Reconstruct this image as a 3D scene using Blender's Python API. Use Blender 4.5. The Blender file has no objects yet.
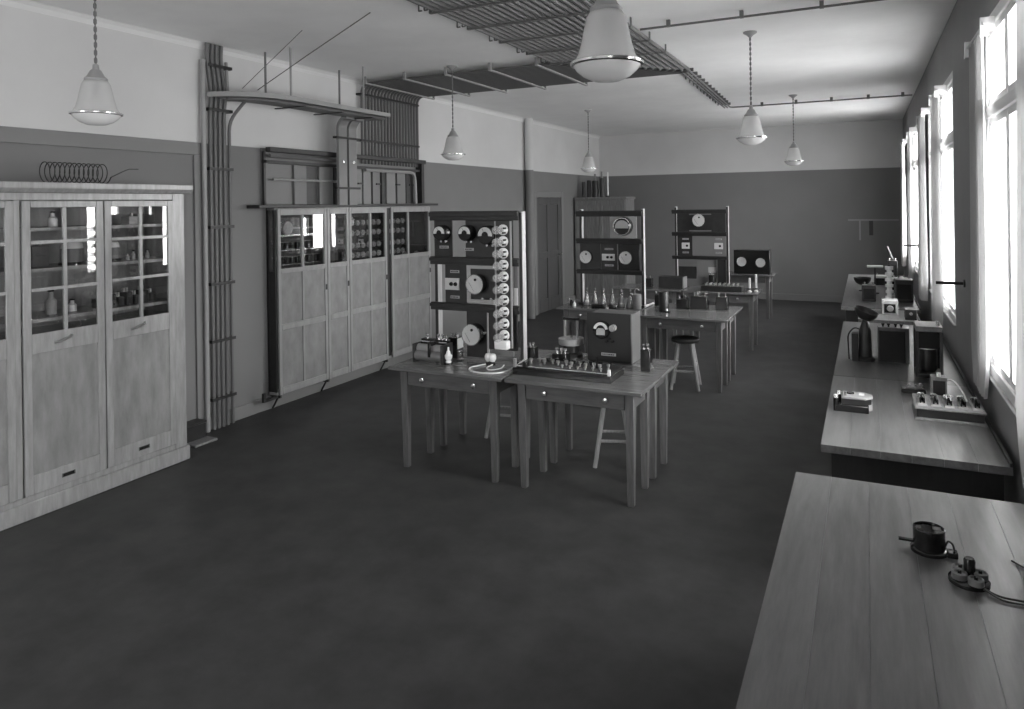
import bpy, bmesh, math, random
from mathutils import Vector, Matrix
random.seed(7)
scene = bpy.context.scene
COL = scene.collection
PI = math.pi

# ------------------------------------------------------------------ camera, sky, exposure
CAM_H = 2.065
cd = bpy.data.cameras.new('camera')
cd.sensor_width = 36.0
cd.lens = 703 / 1024 * 36
cd.shift_x = (512 - 535) / 1024
cd.shift_y = -(354.5 - 203.6) / 1024
cd.clip_start = 0.02
cam = bpy.data.objects.new('camera', cd)
COL.objects.link(cam)
YAW = math.atan2(331, 703)
cam.matrix_world = (Matrix.Translation((0, 0, CAM_H)) @ Matrix.Rotation(YAW, 4, 'Z')
                    @ Matrix.Rotation(PI / 2, 4, 'X') @ Matrix.Rotation(-0.014, 4, 'Z'))
scene.camera = cam

SKY, GROUND = 12.5, 7.8
w = bpy.data.worlds.new('overcast_sky')
scene.world = w
w.use_nodes = True
nt = w.node_tree
nt.nodes.clear()
n_out = nt.nodes.new('ShaderNodeOutputWorld')
n_bg = nt.nodes.new('ShaderNodeBackground')
n_tc = nt.nodes.new('ShaderNodeTexCoord')
n_sep = nt.nodes.new('ShaderNodeSeparateXYZ')
n_map = nt.nodes.new('ShaderNodeMapRange')
n_map.inputs['From Min'].default_value = -0.15
n_map.inputs['From Max'].default_value = 0.15
n_map.inputs['To Min'].default_value = GROUND
n_map.inputs['To Max'].default_value = SKY
nt.links.new(n_tc.outputs['Generated'], n_sep.inputs[0])
nt.links.new(n_sep.outputs['Z'], n_map.inputs['Value'])
nt.links.new(n_map.outputs[0], n_bg.inputs['Strength'])
n_bg.inputs['Color'].default_value = (1, 1, 1, 1)
nt.links.new(n_bg.outputs[0], n_out.inputs[0])

scene.view_settings.view_transform = 'Standard'
scene.view_settings.look = 'None'
scene.view_settings.gamma = 1.0
scene.view_settings.use_curve_mapping = False
scene.view_settings.exposure = 1.28
scene.cycles.max_bounces = 10
scene.cycles.diffuse_bounces = 6
scene.cycles.transparent_max_bounces = 16
scene.cycles.use_denoising = True

# ------------------------------------------------------------------ room dimensions
XL, XR, YB, YF, ZC = -5.57, 0.66, -2.6, 15.35, 3.6
DADO = 2.67
WIN = [(-1.82, 0.2), (2.45, 5.03), (6.72, 9.30), (10.99, 13.8)]
WZ0, WZ1 = 1.0, 3.12
for k, (a, b) in enumerate(WIN):            # sampling guides for the daylight in the openings
    ld = bpy.data.lights.new('window_daylight', 'AREA')
    ld.shape = 'RECTANGLE'
    ld.size, ld.size_y = (WZ1 - WZ0), (b - a)
    ld.cycles.is_portal = True
    lo = bpy.data.objects.new('window_daylight', ld)
    lo.matrix_world = Matrix.Translation((XR + 0.2, (a + b) / 2, (WZ0 + WZ1) / 2)) @ Matrix.Rotation(PI / 2, 4, 'Y')
    COL.objects.link(lo)
WINB = [(-4.9, -3.4)]         # unseen window added in the end wall to give frontal light
for a, b in WINB:
    ld = bpy.data.lights.new('window_daylight', 'AREA')
    ld.shape = 'RECTANGLE'
    ld.size, ld.size_y = (b - a), (WZ1 - WZ0)
    ld.cycles.is_portal = True
    lo = bpy.data.objects.new('window_daylight', ld)
    lo.matrix_world = Matrix.Translation(((a + b) / 2, YB - 0.2, (WZ0 + WZ1) / 2)) @ Matrix.Rotation(PI / 2, 4, 'X')
    COL.objects.link(lo)

# ------------------------------------------------------------------ materials (a monochrome plate)
def mat(name, v, rough=0.6, metal=0.0, noise=0.0, scale=6.0, stretch=(1, 1, 1), bump=0.0, spec=0.5, v2=None, trans=0.0):
    m = bpy.data.materials.new(name)
    m.use_nodes = True
    t = m.node_tree
    b = t.nodes['Principled BSDF']
    b.inputs['Roughness'].default_value = rough
    b.inputs['Metallic'].default_value = metal
    b.inputs['Specular IOR Level'].default_value = spec
    if trans:
        b.inputs['Transmission Weight'].default_value = trans
    if noise or v2 is not None or bump:
        tc = t.nodes.new('ShaderNodeTexCoord')
        mp = t.nodes.new('ShaderNodeMapping')
        mp.inputs['Scale'].default_value = stretch
        nz = t.nodes.new('ShaderNodeTexNoise')
        nz.inputs['Scale'].default_value = scale
        nz.inputs['Detail'].default_value = 6
        nz.inputs['Roughness'].default_value = 0.62
        t.links.new(tc.outputs['Object'], mp.inputs[0])
        t.links.new(mp.outputs[0], nz.inputs['Vector'])
        r = t.nodes.new('ShaderNodeMapRange')
        hi = v * (1 + noise) if v2 is None else v2
        lo = v * (1 - noise) if v2 is None else v
        r.inputs['From Min'].default_value = 0.3
        r.inputs['From Max'].default_value = 0.7
        r.inputs['To Min'].default_value = lo
        r.inputs['To Max'].default_value = hi
        t.links.new(nz.outputs[0], r.inputs['Value'])
        t.links.new(r.outputs[0], b.inputs['Base Color'])
        if bump:
            bp = t.nodes.new('ShaderNodeBump')
            bp.inputs['Strength'].default_value = bump
            bp.inputs['Distance'].default_value = 0.01
            t.links.new(nz.outputs[0], bp.inputs['Height'])
            t.links.new(bp.outputs[0], b.inputs['Normal'])
    else:
        b.inputs['Base Color'].default_value = (v, v, v, 1)
    return m

def wall_paint():
    m = mat('two_tone_wall_paint', 0.5, 0.75)
    t = m.node_tree
    b = t.nodes['Principled BSDF']
    g = t.nodes.new('ShaderNodeNewGeometry')
    s = t.nodes.new('ShaderNodeSeparateXYZ')
    t.links.new(g.outputs['Position'], s.inputs[0])
    mr = t.nodes.new('ShaderNodeMapRange')
    mr.inputs['From Min'].default_value = DADO - 0.004
    mr.inputs['From Max'].default_value = DADO + 0.004
    mr.inputs['To Min'].default_value = WALL_LOW
    mr.inputs['To Max'].default_value = WALL_HIGH
    t.links.new(s.outputs['Z'], mr.inputs['Value'])
    nz = t.nodes.new('ShaderNodeTexNoise')
    nz.inputs['Scale'].default_value = 1.7
    nz.inputs['Detail'].default_value = 7
    t.links.new(g.outputs['Position'], nz.inputs['Vector'])
    m2 = t.nodes.new('ShaderNodeMapRange')
    m2.inputs['To Min'].default_value = 0.9
    m2.inputs['To Max'].default_value = 1.1
    t.links.new(nz.outputs[0], m2.inputs['Value'])
    mu = t.nodes.new('ShaderNodeMath')
    mu.operation = 'MULTIPLY'
    t.links.new(mr.outputs[0], mu.inputs[0])
    t.links.new(m2.outputs[0], mu.inputs[1])
    t.links.new(mu.outputs[0], b.inputs['Base Color'])
    return m

def glass_pane(name, refl=0.1, tint=0.95, rough=0.0):
    m = bpy.data.materials.new(name)
    m.use_nodes = True
    t = m.node_tree
    t.nodes.clear()
    o = t.nodes.new('ShaderNodeOutputMaterial')
    mx = t.nodes.new('ShaderNodeMixShader')
    tr = t.nodes.new('ShaderNodeBsdfTransparent')
    tr.inputs[0].default_value = (tint, tint, tint, 1)
    gl = t.nodes.new('ShaderNodeBsdfGlossy')
    gl.inputs['Roughness'].default_value = rough
    lw = t.nodes.new('ShaderNodeLayerWeight')
    lw.inputs[0].default_value = 0.25
    mr = t.nodes.new('ShaderNodeMapRange')
    mr.inputs['To Min'].default_value = refl * 0.5
    mr.inputs['To Max'].default_value = min(1, refl * 6)
    t.links.new(lw.outputs['Fresnel'], mr.inputs['Value'])
    t.links.new(mr.outputs[0], mx.inputs[0])
    t.links.new(tr.outputs[0], mx.inputs[1])
    t.links.new(gl.outputs[0], mx.inputs[2])
    t.links.new(mx.outputs[0], o.inputs[0])
    return m

def milky(name, v, transl, clear=0.0, rough=0.25):
    """diffuse + translucent (+ some see-through): lamp glass, curtain cloth"""
    m = bpy.data.materials.new(name)
    m.use_nodes = True
    t = m.node_tree
    t.nodes.clear()
    o = t.nodes.new('ShaderNodeOutputMaterial')
    d = t.nodes.new('ShaderNodeBsdfPrincipled')
    d.inputs['Base Color'].default_value = (v, v, v, 1)
    d.inputs['Roughness'].default_value = rough
    l = t.nodes.new('ShaderNodeBsdfTranslucent')
    l.inputs[0].default_value = (v, v, v, 1)
    mx = t.nodes.new('ShaderNodeMixShader')
    mx.inputs[0].default_value = transl
    t.links.new(d.outputs[0], mx.inputs[1])
    t.links.new(l.outputs[0], mx.inputs[2])
    tr = t.nodes.new('ShaderNodeBsdfTransparent')
    m2 = t.nodes.new('ShaderNodeMixShader')
    m2.inputs[0].default_value = clear
    t.links.new(mx.outputs[0], m2.inputs[1])
    t.links.new(tr.outputs[0], m2.inputs[2])
    t.links.new(m2.outputs[0], o.inputs[0])
    return m

WALL_LOW, WALL_HIGH = 0.18, 0.58
M = {}
M['wall'] = wall_paint()
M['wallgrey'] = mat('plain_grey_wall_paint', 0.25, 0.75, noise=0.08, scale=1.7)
M['ceiling'] = mat('ceiling_distemper', 0.85, 0.9, noise=0.05, scale=1.5)
M['floor'] = mat('dark_linoleum', 0.048, 0.5, noise=0.28, scale=3.5, bump=0.04, spec=0.25)
M['skirting'] = mat('painted_skirting', 0.20, 0.5)
M['trimpaint'] = mat('painted_trim', 0.19, 0.6)
M['plaster'] = mat('plaster_moulding', 0.7, 0.8)
M['oak'] = mat('varnished_oak', 0.25, 0.24, scale=5, stretch=(5, 5, 0.8), v2=0.37, bump=0.05)
M['oakdark'] = mat('varnished_oak_panel', 0.20, 0.24, scale=4, stretch=(3, 3, 0.8), v2=0.31, bump=0.04)
M['cabin'] = mat('grey_stained_panel', 0.20, 0.33, scale=5, stretch=(1.6, 1.6, 1), v2=0.30, bump=0.04)
M['cabframe'] = mat('grey_stained_frame', 0.27, 0.34, scale=5, stretch=(3, 3, 1), v2=0.35, bump=0.03)
M['table'] = mat('brown_table_wood', 0.085, 0.33, scale=5, stretch=(1, 9, 9), v2=0.15, bump=0.03)
M['tableleg'] = mat('brown_leg_wood', 0.085, 0.36, scale=5, stretch=(9, 9, 1), v2=0.15, bump=0.02)
M['doorpaint'] = mat('dark_door_paint', 0.085, 0.5)
M['black'] = mat('dull_black_board', 0.013, 0.5)
M['tabletop'] = mat('polished_table_top', 0.10, 0.2, scale=4, stretch=(0.8, 9, 9), v2=0.17, bump=0.02)
M['bench'] = mat('worn_bench_board', 0.07, 0.28, scale=3, stretch=(8, 0.8, 8), v2=0.14, bump=0.03)
M['bench2'] = mat('darker_bench_board', 0.065, 0.28, scale=3.5, stretch=(8, 0.8, 8), v2=0.13, bump=0.03)
M['benchdark'] = mat('dark_bench_board', 0.035, 0.34, scale=3.5, stretch=(8, 0.8, 8), v2=0.07, bump=0.03)  # darker board colour for the bench beyond the seam
M['darkwood'] = mat('dark_stained_case_wood', 0.05, 0.35, scale=5, stretch=(8, 8, 1), v2=0.1)
M['dialcard'] = mat('dial_card', 0.58, 0.4)
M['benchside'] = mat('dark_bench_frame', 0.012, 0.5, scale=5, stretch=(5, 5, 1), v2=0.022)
M['lightwood'] = mat('pale_rack_wood', 0.42, 0.35, scale=5, stretch=(9, 9, 1), v2=0.6)
M['midwood'] = mat('mid_wood', 0.14, 0.4, scale=5, stretch=(8, 8, 1), v2=0.24)
M['stoolwood'] = mat('stool_wood', 0.2, 0.4, scale=5, stretch=(8, 8, 1), v2=0.34)
M['ebonite'] = mat('black_ebonite', 0.014, 0.22)
M['slate'] = mat('dark_slate_panel', 0.022, 0.4, noise=0.3, scale=14)
M['rail'] = mat('dark_rail', 0.018, 0.5, noise=0.3, scale=9)
M['grey'] = mat('grey_paint', 0.17, 0.45)
M['greylight'] = mat('light_grey_paint', 0.32, 0.45)
M['pipe'] = mat('grey_conduit', 0.13, 0.5)
M['pipelight'] = mat('light_conduit', 0.30, 0.5)
M['duct'] = mat('grey_cable_duct', 0.22, 0.5)
M['iron'] = mat('black_iron', 0.02, 0.4, spec=0.4)
M['nickel'] = mat('nickel', 0.75, 0.22, metal=1.0)
M['brass'] = mat('dull_brass', 0.5, 0.3, metal=1.0)
M['white'] = mat('white_porcelain', 0.82, 0.2)
M['card'] = mat('instrument_card', 0.66, 0.6)
M['cardgrey'] = mat('grey_scale_card', 0.42, 0.5)
M['cord'] = mat('white_cotton_cord', 0.75, 0.8)
M['winframe'] = mat('white_window_paint', 0.7, 0.45)
M['pane'] = glass_pane('window_glass', 0.08, 0.92)
M['cabpane'] = glass_pane('cabinet_glass', 0.12, 0.95)
M['clear'] = glass_pane('clear_glass', 0.2, 0.9, 0.03)
M['shade'] = milky('etched_lamp_glass', 0.8, 0.4, 0.22, 0.2)
M['bowl'] = milky('opal_lamp_glass', 0.95, 0.15, 0.0, 0.12)
M['curtain'] = milky('cotton_curtain', 0.55, 0.34, 0.0, 0.9)
M['bulb'] = milky('bulb_glass', 0.9, 0.4, 0.74, 0.04)

# ------------------------------------------------------------------ helpers
class MB:
    def __init__(s): s.bm = bmesh.new()
    def box(s, x0, x1, y0, y1, z0, z1, mtx=None):
        v = [s.bm.verts.new((x, y, z)) for x in (x0, x1) for y in (y0, y1) for z in (z0, z1)]
        for f in ((0, 1, 3, 2), (4, 6, 7, 5), (0, 4, 5, 1), (2, 3, 7, 6), (0, 2, 6, 4), (1, 5, 7, 3)):
            s.bm.faces.new([v[i] for i in f])
        if mtx is not None:
            for q in v: q.co = mtx @ q.co
        return s
    def taper(s, cx, cy, z0, z1, a0, a1, ox=0, oy=0):
        """square bar from z0 (half size a0) to z1 (half size a1), its foot shifted by (ox, oy)"""
        lo = [s.bm.verts.new((cx + ox + i * a0, cy + oy + j * a0, z0)) for i, j in ((-1, -1), (1, -1), (1, 1), (-1, 1))]
        hi = [s.bm.verts.new((cx + i * a1, cy + j * a1, z1)) for i, j in ((-1, -1), (1, -1), (1, 1), (-1, 1))]
        s.bm.faces.new(lo[::-1]); s.bm.faces.new(hi)
        for k in range(4):
            s.bm.faces.new((lo[k], lo[(k + 1) % 4], hi[(k + 1) % 4], hi[k]))
        return s
    def tube(s, pts, r, n=8, closed=False):
        pts = [Vector(p) for p in pts]
        rings = []
        N = len(pts)
        rad = r if isinstance(r, (list, tuple)) else [r] * N
        up = None
        for i, p in enumerate(pts):
            if closed:
                d = (pts[(i + 1) % N] - pts[i - 1])
            else:
                d = pts[min(i + 1, N - 1)] - pts[max(i - 1, 0)]
            d = d.normalized() if d.length > 1e-9 else Vector((0, 0, 1))
            if up is None:
                up = Vector((0, 0, 1)) if abs(d.z) < 0.9 else Vector((1, 0, 0))
            a = d.cross(up)
            if a.length < 1e-4:
                a = d.cross(Vector((0.3, 1, 0.2)))
            a.normalize()
            b = a.cross(d).normalized()
            up = b
            rings.append([s.bm.verts.new(p + (a * math.cos(2 * PI * k / n) + b * math.sin(2 * PI * k / n)) * rad[i]) for k in range(n)])
        for i in range(N if closed else N - 1):
            A, B = rings[i], rings[(i + 1) % N]
            for k in range(n):
                s.bm.faces.new((A[k], A[(k + 1) % n], B[(k + 1) % n], B[k]))
        if not closed:
            s.bm.faces.new(rings[0][::-1]); s.bm.faces.new(rings[-1])
        return s
    def cyl(s, p0, p1, r, n=16, r1=None):
        return s.tube([p0, p1], [r, r if r1 is None else r1], n)
    def lathe(s, prof, c=(0, 0, 0), n=20, axis='Z', closed=False):
        """prof: (radius, height) pairs, turned about an axis through c"""
        c = Vector(c)
        rings = []
        def pt(r, h, a):
            u, v = r * math.cos(a), r * math.sin(a)
            if axis == 'Z': return c + Vector((u, v, h))
            if axis == 'Y': return c + Vector((u, -h, v))   # height runs towards -Y
            return c + Vector((h, u, v))
        for r, h in prof:
            if r < 1e-6: rings.append([s.bm.verts.new(pt(0, h, 0))])
            else: rings.append([s.bm.verts.new(pt(r, h, 2 * PI * k / n)) for k in range(n)])
        R = len(rings)
        for i in range(R if closed else R - 1):
            A, B = rings[i], rings[(i + 1) % R]
            if len(A) == 1 and len(B) == 1: continue
            for k in range(n):
                k2 = (k + 1) % n
                if len(A) == 1: s.bm.faces.new((A[0], B[k2], B[k]))
                elif len(B) == 1: s.bm.faces.new((A[k], A[k2], B[0]))
                else: s.bm.faces.new((A[k], A[k2], B[k2], B[k]))
        return s
    def prism(s, poly, axis, h0, h1):
        """poly in the two other axes, extruded along axis from h0 to h1"""
        def pt(a, b, h):
            return {'X': (h, a, b), 'Y': (a, h, b), 'Z': (a, b, h)}[axis]
        lo = [s.bm.verts.new(pt(a, b, h0)) for a, b in poly]
        hi = [s.bm.verts.new(pt(a, b, h1)) for a, b in poly]
        s.bm.faces.new(lo); s.bm.faces.new(hi[::-1])
        n = len(poly)
        for k in range(n):
            s.bm.faces.new((lo[k], lo[(k + 1) % n], hi[(k + 1) % n], hi[k]))
        return s
    def build(s, name, m, parent=None, loc=None, bevel=0.0, smooth=True, label=None):
        bmesh.ops.recalc_face_normals(s.bm, faces=s.bm.faces)
        me = bpy.data.meshes.new(name)
        s.bm.to_mesh(me); s.bm.free()
        if smooth:
            me.shade_smooth()
            me.set_sharp_from_angle(angle=0.7)
        me.materials.append(M[m])
        o = bpy.data.objects.new(name, me)
        COL.objects.link(o)
        if parent is not None: o.parent = parent
        if loc is not None: o.location = loc
        if bevel:
            b = o.modifiers.new('bevel', 'BEVEL')
            b.width = bevel; b.segments = 1; b.limit_method = 'ANGLE'
        if label: o['label'] = label
        return o

def share(src, parent, loc):
    o = bpy.data.objects.new(src.name, src.data)
    COL.objects.link(o)
    o.parent = parent
    o.location = loc
    return o

def thing(name, label, cat, loc=(0, 0, 0), rz=0.0, group=None, kind=None):
    o = bpy.data.objects.new(name, None)
    o.empty_display_size = 0.1
    COL.objects.link(o)
    o.location = loc
    o.rotation_euler = (0, 0, rz)
    if label: o['label'] = label
    if cat: o['category'] = cat
    if group: o['group'] = group
    if kind: o['kind'] = kind
    return o

def tag(o, label, cat, group=None):
    o['label'] = label; o['category'] = cat
    if group: o['group'] = group
    return o

def struct(o, label=None):
    o['kind'] = 'structure'
    if label: o['label'] = label
    return o

def copy_tree(o, parent=None, loc=None, label=None):
    c = o.copy()
    COL.objects.link(c)
    c.parent = parent
    if loc is not None: c.location = loc
    if label: c['label'] = label
    for ch in list(o.children): copy_tree(ch, c)
    return c

def bend(pts, rad=0.08, n=4):
    """round the corners of a polyline"""
    pts = [Vector(p) for p in pts]
    out = [pts[0]]
    for i in range(1, len(pts) - 1):
        a, b, c = pts[i - 1], pts[i], pts[i + 1]
        r = min(rad, (a - b).length * 0.45, (c - b).length * 0.45)
        p, q = b + (a - b).normalized() * r, b + (c - b).normalized() * r
        for k in range(n + 1):
            t = k / n
            out.append(p * (1 - t) ** 2 + b * 2 * t * (1 - t) + q * t * t)
    out.append(pts[-1])
    return out

# ------------------------------------------------------------------ the setting
struct(MB().box(XL - 0.3, XR + 0.3, YB - 0.3, YF + 0.3, -0.2, 0).build('floor', 'floor', smooth=False), 'dark worn linoleum floor')
struct(MB().box(XL - 0.3, XR + 0.3, YB - 0.3, YF + 0.3, ZC, ZC + 0.2).build('ceiling', 'ceiling', smooth=False), 'plain pale plaster ceiling')
struct(MB().box(XL - 0.3, XL, YB - 0.3, YF + 0.3, 0, ZC).build('wall_left', 'wall', smooth=False), 'long wall painted dark grey below and white above')
struct(MB().box(XL, XR, YF, YF + 0.3, 0, ZC).build('wall_far', 'wall', smooth=False), 'far end wall painted dark grey below and white above')
mb = MB().box(XL, XR, YB - 0.3, YB, 0, WZ0).box(XL, XR, YB - 0.3, YB, WZ1, ZC)
xs = [XL] + [q for ab in WINB for q in ab] + [XR]
for i in range(0, len(xs), 2): mb.box(xs[i], xs[i + 1], YB - 0.3, YB, WZ0, WZ1)
struct(mb.build('wall_rear', 'wall', smooth=False), 'end wall with an added window, unseen behind the viewpoint')
mb = MB()
mb.box(XR, XR + 0.3, YB - 0.3, YF + 0.3, 0, WZ0)
mb.box(XR, XR + 0.3, YB - 0.3, YF + 0.3, WZ1, ZC)
ys = [YB - 0.3] + [q for ab in WIN for q in ab] + [YF + 0.3]
for i in range(0, len(ys), 2):
    mb.box(XR, XR + 0.3, ys[i], ys[i + 1], WZ0, WZ1)
struct(mb.build('wall_right', 'wallgrey', smooth=False), 'window wall with piers between the tall windows')

struct(MB().box(XL, XL + 0.025, YB, 11.66, 0, 0.13).box(XL, XL + 0.025, 13.12, YF, 0, 0.13).build('baseboard_left', 'skirting', bevel=0.006))
struct(MB().box(XL + 0.025, XR - 0.02, YF - 0.025, YF, 0, 0.13).build('baseboard_far', 'wall', bevel=0.006))
struct(MB().box(XR - 0.02, XR, YB, YF, 0, 0.13).build('baseboard_right', 'wall', bevel=0.006))
# frieze band and upright framing the wall behind the glazed cupboard
struct(MB().box(XL, XL + 0.02, YB, 4.57, 2.555, DADO).box(XL, XL + 0.02, 4.49, 4.57, 0.13, 2.555).build('trim_1', 'trimpaint', bevel=0.004), 'flat painted band framing the wall behind the glazed cupboard')
mb = MB()
mb.prism([(XL, ZC), (XL + 0.05, ZC), (XL + 0.02, ZC - 0.025), (XL, ZC - 0.06)], 'Y', YB, YF)
struct(mb.build('trim_2', 'plaster', smooth=False), 'small plaster moulding along the ceiling edge')

# windows
def window(i, a, b, rear=False):
    t = thing('window_%d' % i, None, None, ((a + b) / 2, YB, WZ0) if rear else (XR, (a + b) / 2, WZ0), -PI / 2 if rear else 0.0, kind='structure')
    h = WZ1 - WZ0
    L = (b - a) / 2
    fx0, fx1 = 0.0, 0.07
    f = MB()
    f.box(fx0, fx1, -L, L, 0, 0.07).box(fx0, fx1, -L, L, h - 0.07, h)
    f.box(fx0, fx1, -L, -L + 0.07, 0.07, h - 0.07).box(fx0, fx1, L - 0.07, L, 0.07, h - 0.07)
    f.build('window_frame', 'winframe', t, bevel=0.005)
    MB().box(fx0 - 0.01, fx1, -0.06, 0.06, 0.07, h - 0.07).build('mullion', 'winframe', t, bevel=0.006)
    MB().box(fx0 - 0.005, fx1, -L + 0.07, -0.06, 1.53, 1.60).box(fx0 - 0.005, fx1, 0.06, L - 0.07, 1.53, 1.60).build('transom', 'winframe', t, bevel=0.005)
    for (y0, y1) in ((-L + 0.07, -0.06), (0.06, L - 0.07)):
        for (z0, z1) in ((0.07, 1.53), (1.60, h - 0.07)):
            m = (y0 + y1) / 2
            s = MB()
            for (c, d) in ((y0, m - 0.004), (m + 0.004, y1)):
                s.box(0.015, 0.055, c, c + 0.04, z0, z1).box(0.015, 0.055, d - 0.04, d, z0, z1)
                s.box(0.015, 0.055, c + 0.04, d - 0.04, z0, z0 + 0.04).box(0.015, 0.055, c + 0.04, d - 0.04, z1 - 0.04, z1)
            sash = s.build('sash', 'winframe', t)
            for (c, d) in ((y0, m - 0.004), (m + 0.004, y1)):
                MB().box(0.033, 0.037, c + 0.04, d - 0.04, z0 + 0.04, z1 - 0.04).build('pane', 'pane', sash)
    MB().box(-0.02, 0.07, -L, L, 0.0, 0.012).build('window_sill', 'greylight', t, bevel=0.006)
for i, (a, b) in enumerate(WIN): window(i + 1, a, b)
for i, (a, b) in enumerate(WINB): window(i + 5, a, b, True)

# curtains: one beside the middle post, one at the far edge of every window
def curtain(y0, y1, label, x=XR - 0.075, z0=0.9, z1=3.02, amp=0.03, seed=0):
    rnd = random.Random(seed)
    b = MB()
    nu, nv = 36, 14
    W = y1 - y0
    ph = rnd.random() * 6
    vs = []
    for layer in (0, 1):
        row = []
        for j in range(nv + 1):
            v = j / nv
            gather = 0.80 + 0.20 * (1 - v) ** 0.7 if v > 0.15 else 1.0 - 0.35 * ((0.15 - v) / 0.15) ** 1.6
            z = z0 + (z1 - z0) * v
            rr = []
            for i in range(nu + 1):
                u = i / nu
                y = W * (0.5 + (u - 0.5) * gather)
                xx = amp * (math.sin(u * 6 * 2 * PI + ph + 0.5 * math.sin(3 * v)) + 0.35 * math.sin(u * 13 * 2 * PI + 2 * ph)) * (0.55 + 0.45 * (1 - v))
                rr.append(b.bm.verts.new((xx + layer * 0.002, y, z - z0)))
            row.append(rr)
        vs.append(row)
    for L in (0, 1):
        for j in range(nv):
            for i in range(nu):
                q = (vs[L][j][i], vs[L][j][i + 1], vs[L][j + 1][i + 1], vs[L][j + 1][i])
                b.bm.faces.new(q)
    for j in range(nv):
        for i in (0, nu):
            b.bm.faces.new((vs[0][j][i], vs[0][j + 1][i], vs[1][j + 1][i], vs[1][j][i]))
    for i in range(nu):
        for j in (0, nv):
            b.bm.faces.new((vs[0][j][i], vs[0][j][i + 1], vs[1][j][i + 1], vs[1][j][i]))
    t = thing('curtain', label, 'curtain', (x, y0, z0), group='curtains along the window wall')
    b.build('cloth', 'curtain', t)
    MB().cyl((0, -0.06, z1 - z0 + 0.01), (0, W + 0.06, z1 - z0 + 0.01), 0.011, 8).build('curtain_rod', 'winframe', t)
    for y in (-0.02, W + 0.02):
        r = MB()
        r.box(-0.02, XR - x, y - 0.02, y + 0.02, z1 - z0 - 0.02, z1 - z0 + 0.05)
        r.box(-0.02, 0.02, y - 0.02, y + 0.02, z1 - z0 - 0.05, z1 - z0 - 0.02)
        r.build('rod_bracket', 'white', t)
    
curtain(2.50, 3.60, 'unseen pale curtain added across the near half of the nearest window to shade the bench', seed=1)  # out of view, added to hold window light off the nearest bench
curtain(4.66, 5.30, 'wide pale curtain at the far edge of the nearest window, beside the open switch box', amp=0.012, x=XR - 0.05, seed=2)
curtain(7.26, 7.84, 'pale curtain by the middle post of the second window', seed=3)
curtain(8.95, 9.75, 'pale curtain at the far edge of the second window', seed=4)
curtain(11.30, 12.05, 'pale curtain by the middle post of the farthest window', seed=5)
curtain(13.45, 14.2, 'pale curtain at the far edge of the farthest window near the end wall', seed=6)

t = thing('iron_bracket', 'thin dark bracket arm reaching out from the pier between the two nearest windows', 'bracket', (XR, 6.1, 1.425))
MB().cyl((0, 0, 0), (-0.19, 0, 0), 0.012, 8).build('arm', 'iron', t)
MB().cyl((0, 0, 0), (-0.012, 0, 0), 0.03, 12).build('wall_plate', 'iron', t)
t = thing('iron_bracket', 'thin dark bracket arm beside the farthest window', 'bracket', (XR, 11.2, 1.40))
MB().cyl((0, 0, 0), (-0.19, 0, 0), 0.012, 8).build('arm', 'iron', t)
MB().cyl((0, 0, 0), (-0.012, 0, 0), 0.03, 12).build('wall_plate', 'iron', t)

# door in the left wall
t = thing('door_1', 'dark panelled door in the far part of the left wall', None, (XL, 11.70, 0), kind='structure')
MB().box(0, 0.05, 0, 0.11, 0, 2.29).box(0, 0.05, 1.27, 1.38, 0, 2.29).box(0, 0.05, 0.11, 1.27, 2.18, 2.29).build('door_frame', 'trimpaint', t, bevel=0.006)
lf = MB()
lf.box(0.0, 0.03, 0.11, 0.24, 0.01, 2.18).box(0.0, 0.03, 0.61, 0.76, 0.01, 2.18).box(0.0, 0.03, 1.13, 1.27, 0.01, 2.18)
for z0, z1 in ((0.01, 0.25), (1.02, 1.14), (2.04, 2.18)):
    lf.box(0.0, 0.03, 0.24, 0.61, z0, z1).box(0.0, 0.03, 0.76, 1.13, z0, z1)
leaf = lf.build('door_leaf', 'doorpaint', t, bevel=0.005)
for y0, y1 in ((0.24, 0.61), (0.76, 1.13)):
    for z0, z1 in ((0.25, 1.02), (1.14, 2.04)):
        MB().box(0.0, 0.012, y0, y1, z0, z1).build('door_panel', 'doorpaint', leaf)
MB().cyl((0.03, 1.19, 1.06), (0.09, 1.19, 1.06), 0.011, 8).cyl((0.085, 1.19, 1.06), (0.085, 1.08, 1.06), 0.011, 8).build('door_handle', 'brass', leaf)

# ------------------------------------------------------------------ pipes, conduits, trays
tag(MB().cyl((XL + 0.09, 11.42, 0), (XL + 0.09, 11.42, ZC), 0.075, 16).build('heating_pipe', 'wall'),
    'thick vertical pipe rising floor to ceiling beside the dark door', 'pipe')

t = thing('conduit_riser', 'bundle of vertical conduits strapped to the left wall beside the glazed cupboard', 'conduit', (XL, 4.6, 0))
MB().cyl((0.045, -0.025, 0), (0.045, -0.025, 3.44), 0.022, 10).build('conduit', 'pipelight', t, label='paler conduit at the edge of the bundle')
for k in range(4):
    y = 0.045 + k * 0.052
    pts = [(0.045, y, 0), (0.045, y, 2.98), (0.055, y + 0.012, 3.12), (0.045, y - 0.03, 3.46), (0.07, y - 0.04, ZC - 0.002)]
    MB().tube(bend(pts, 0.12), 0.019, 8).build('conduit', 'pipe', t)
MB().tube(bend([(0.045, 0.262, 0), (0.045, 0.262, 2.9), (0.17, 0.34, 3.086)], 0.1), 0.016, 8).build('conduit', 'pipe', t)
MB().cyl((0.045, 0.25, 3.14), (0.03, 0.25, 3.46), 0.016, 8).build('conduit', 'pipelight', t)
for z in (0.28, 0.82, 1.355, 1.887, 2.432, 2.987, 3.40):
    MB().box(0.001, 0.072, 0.015, 0.285, z - 0.014, z + 0.014).build('strap', 'iron', t)

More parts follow.
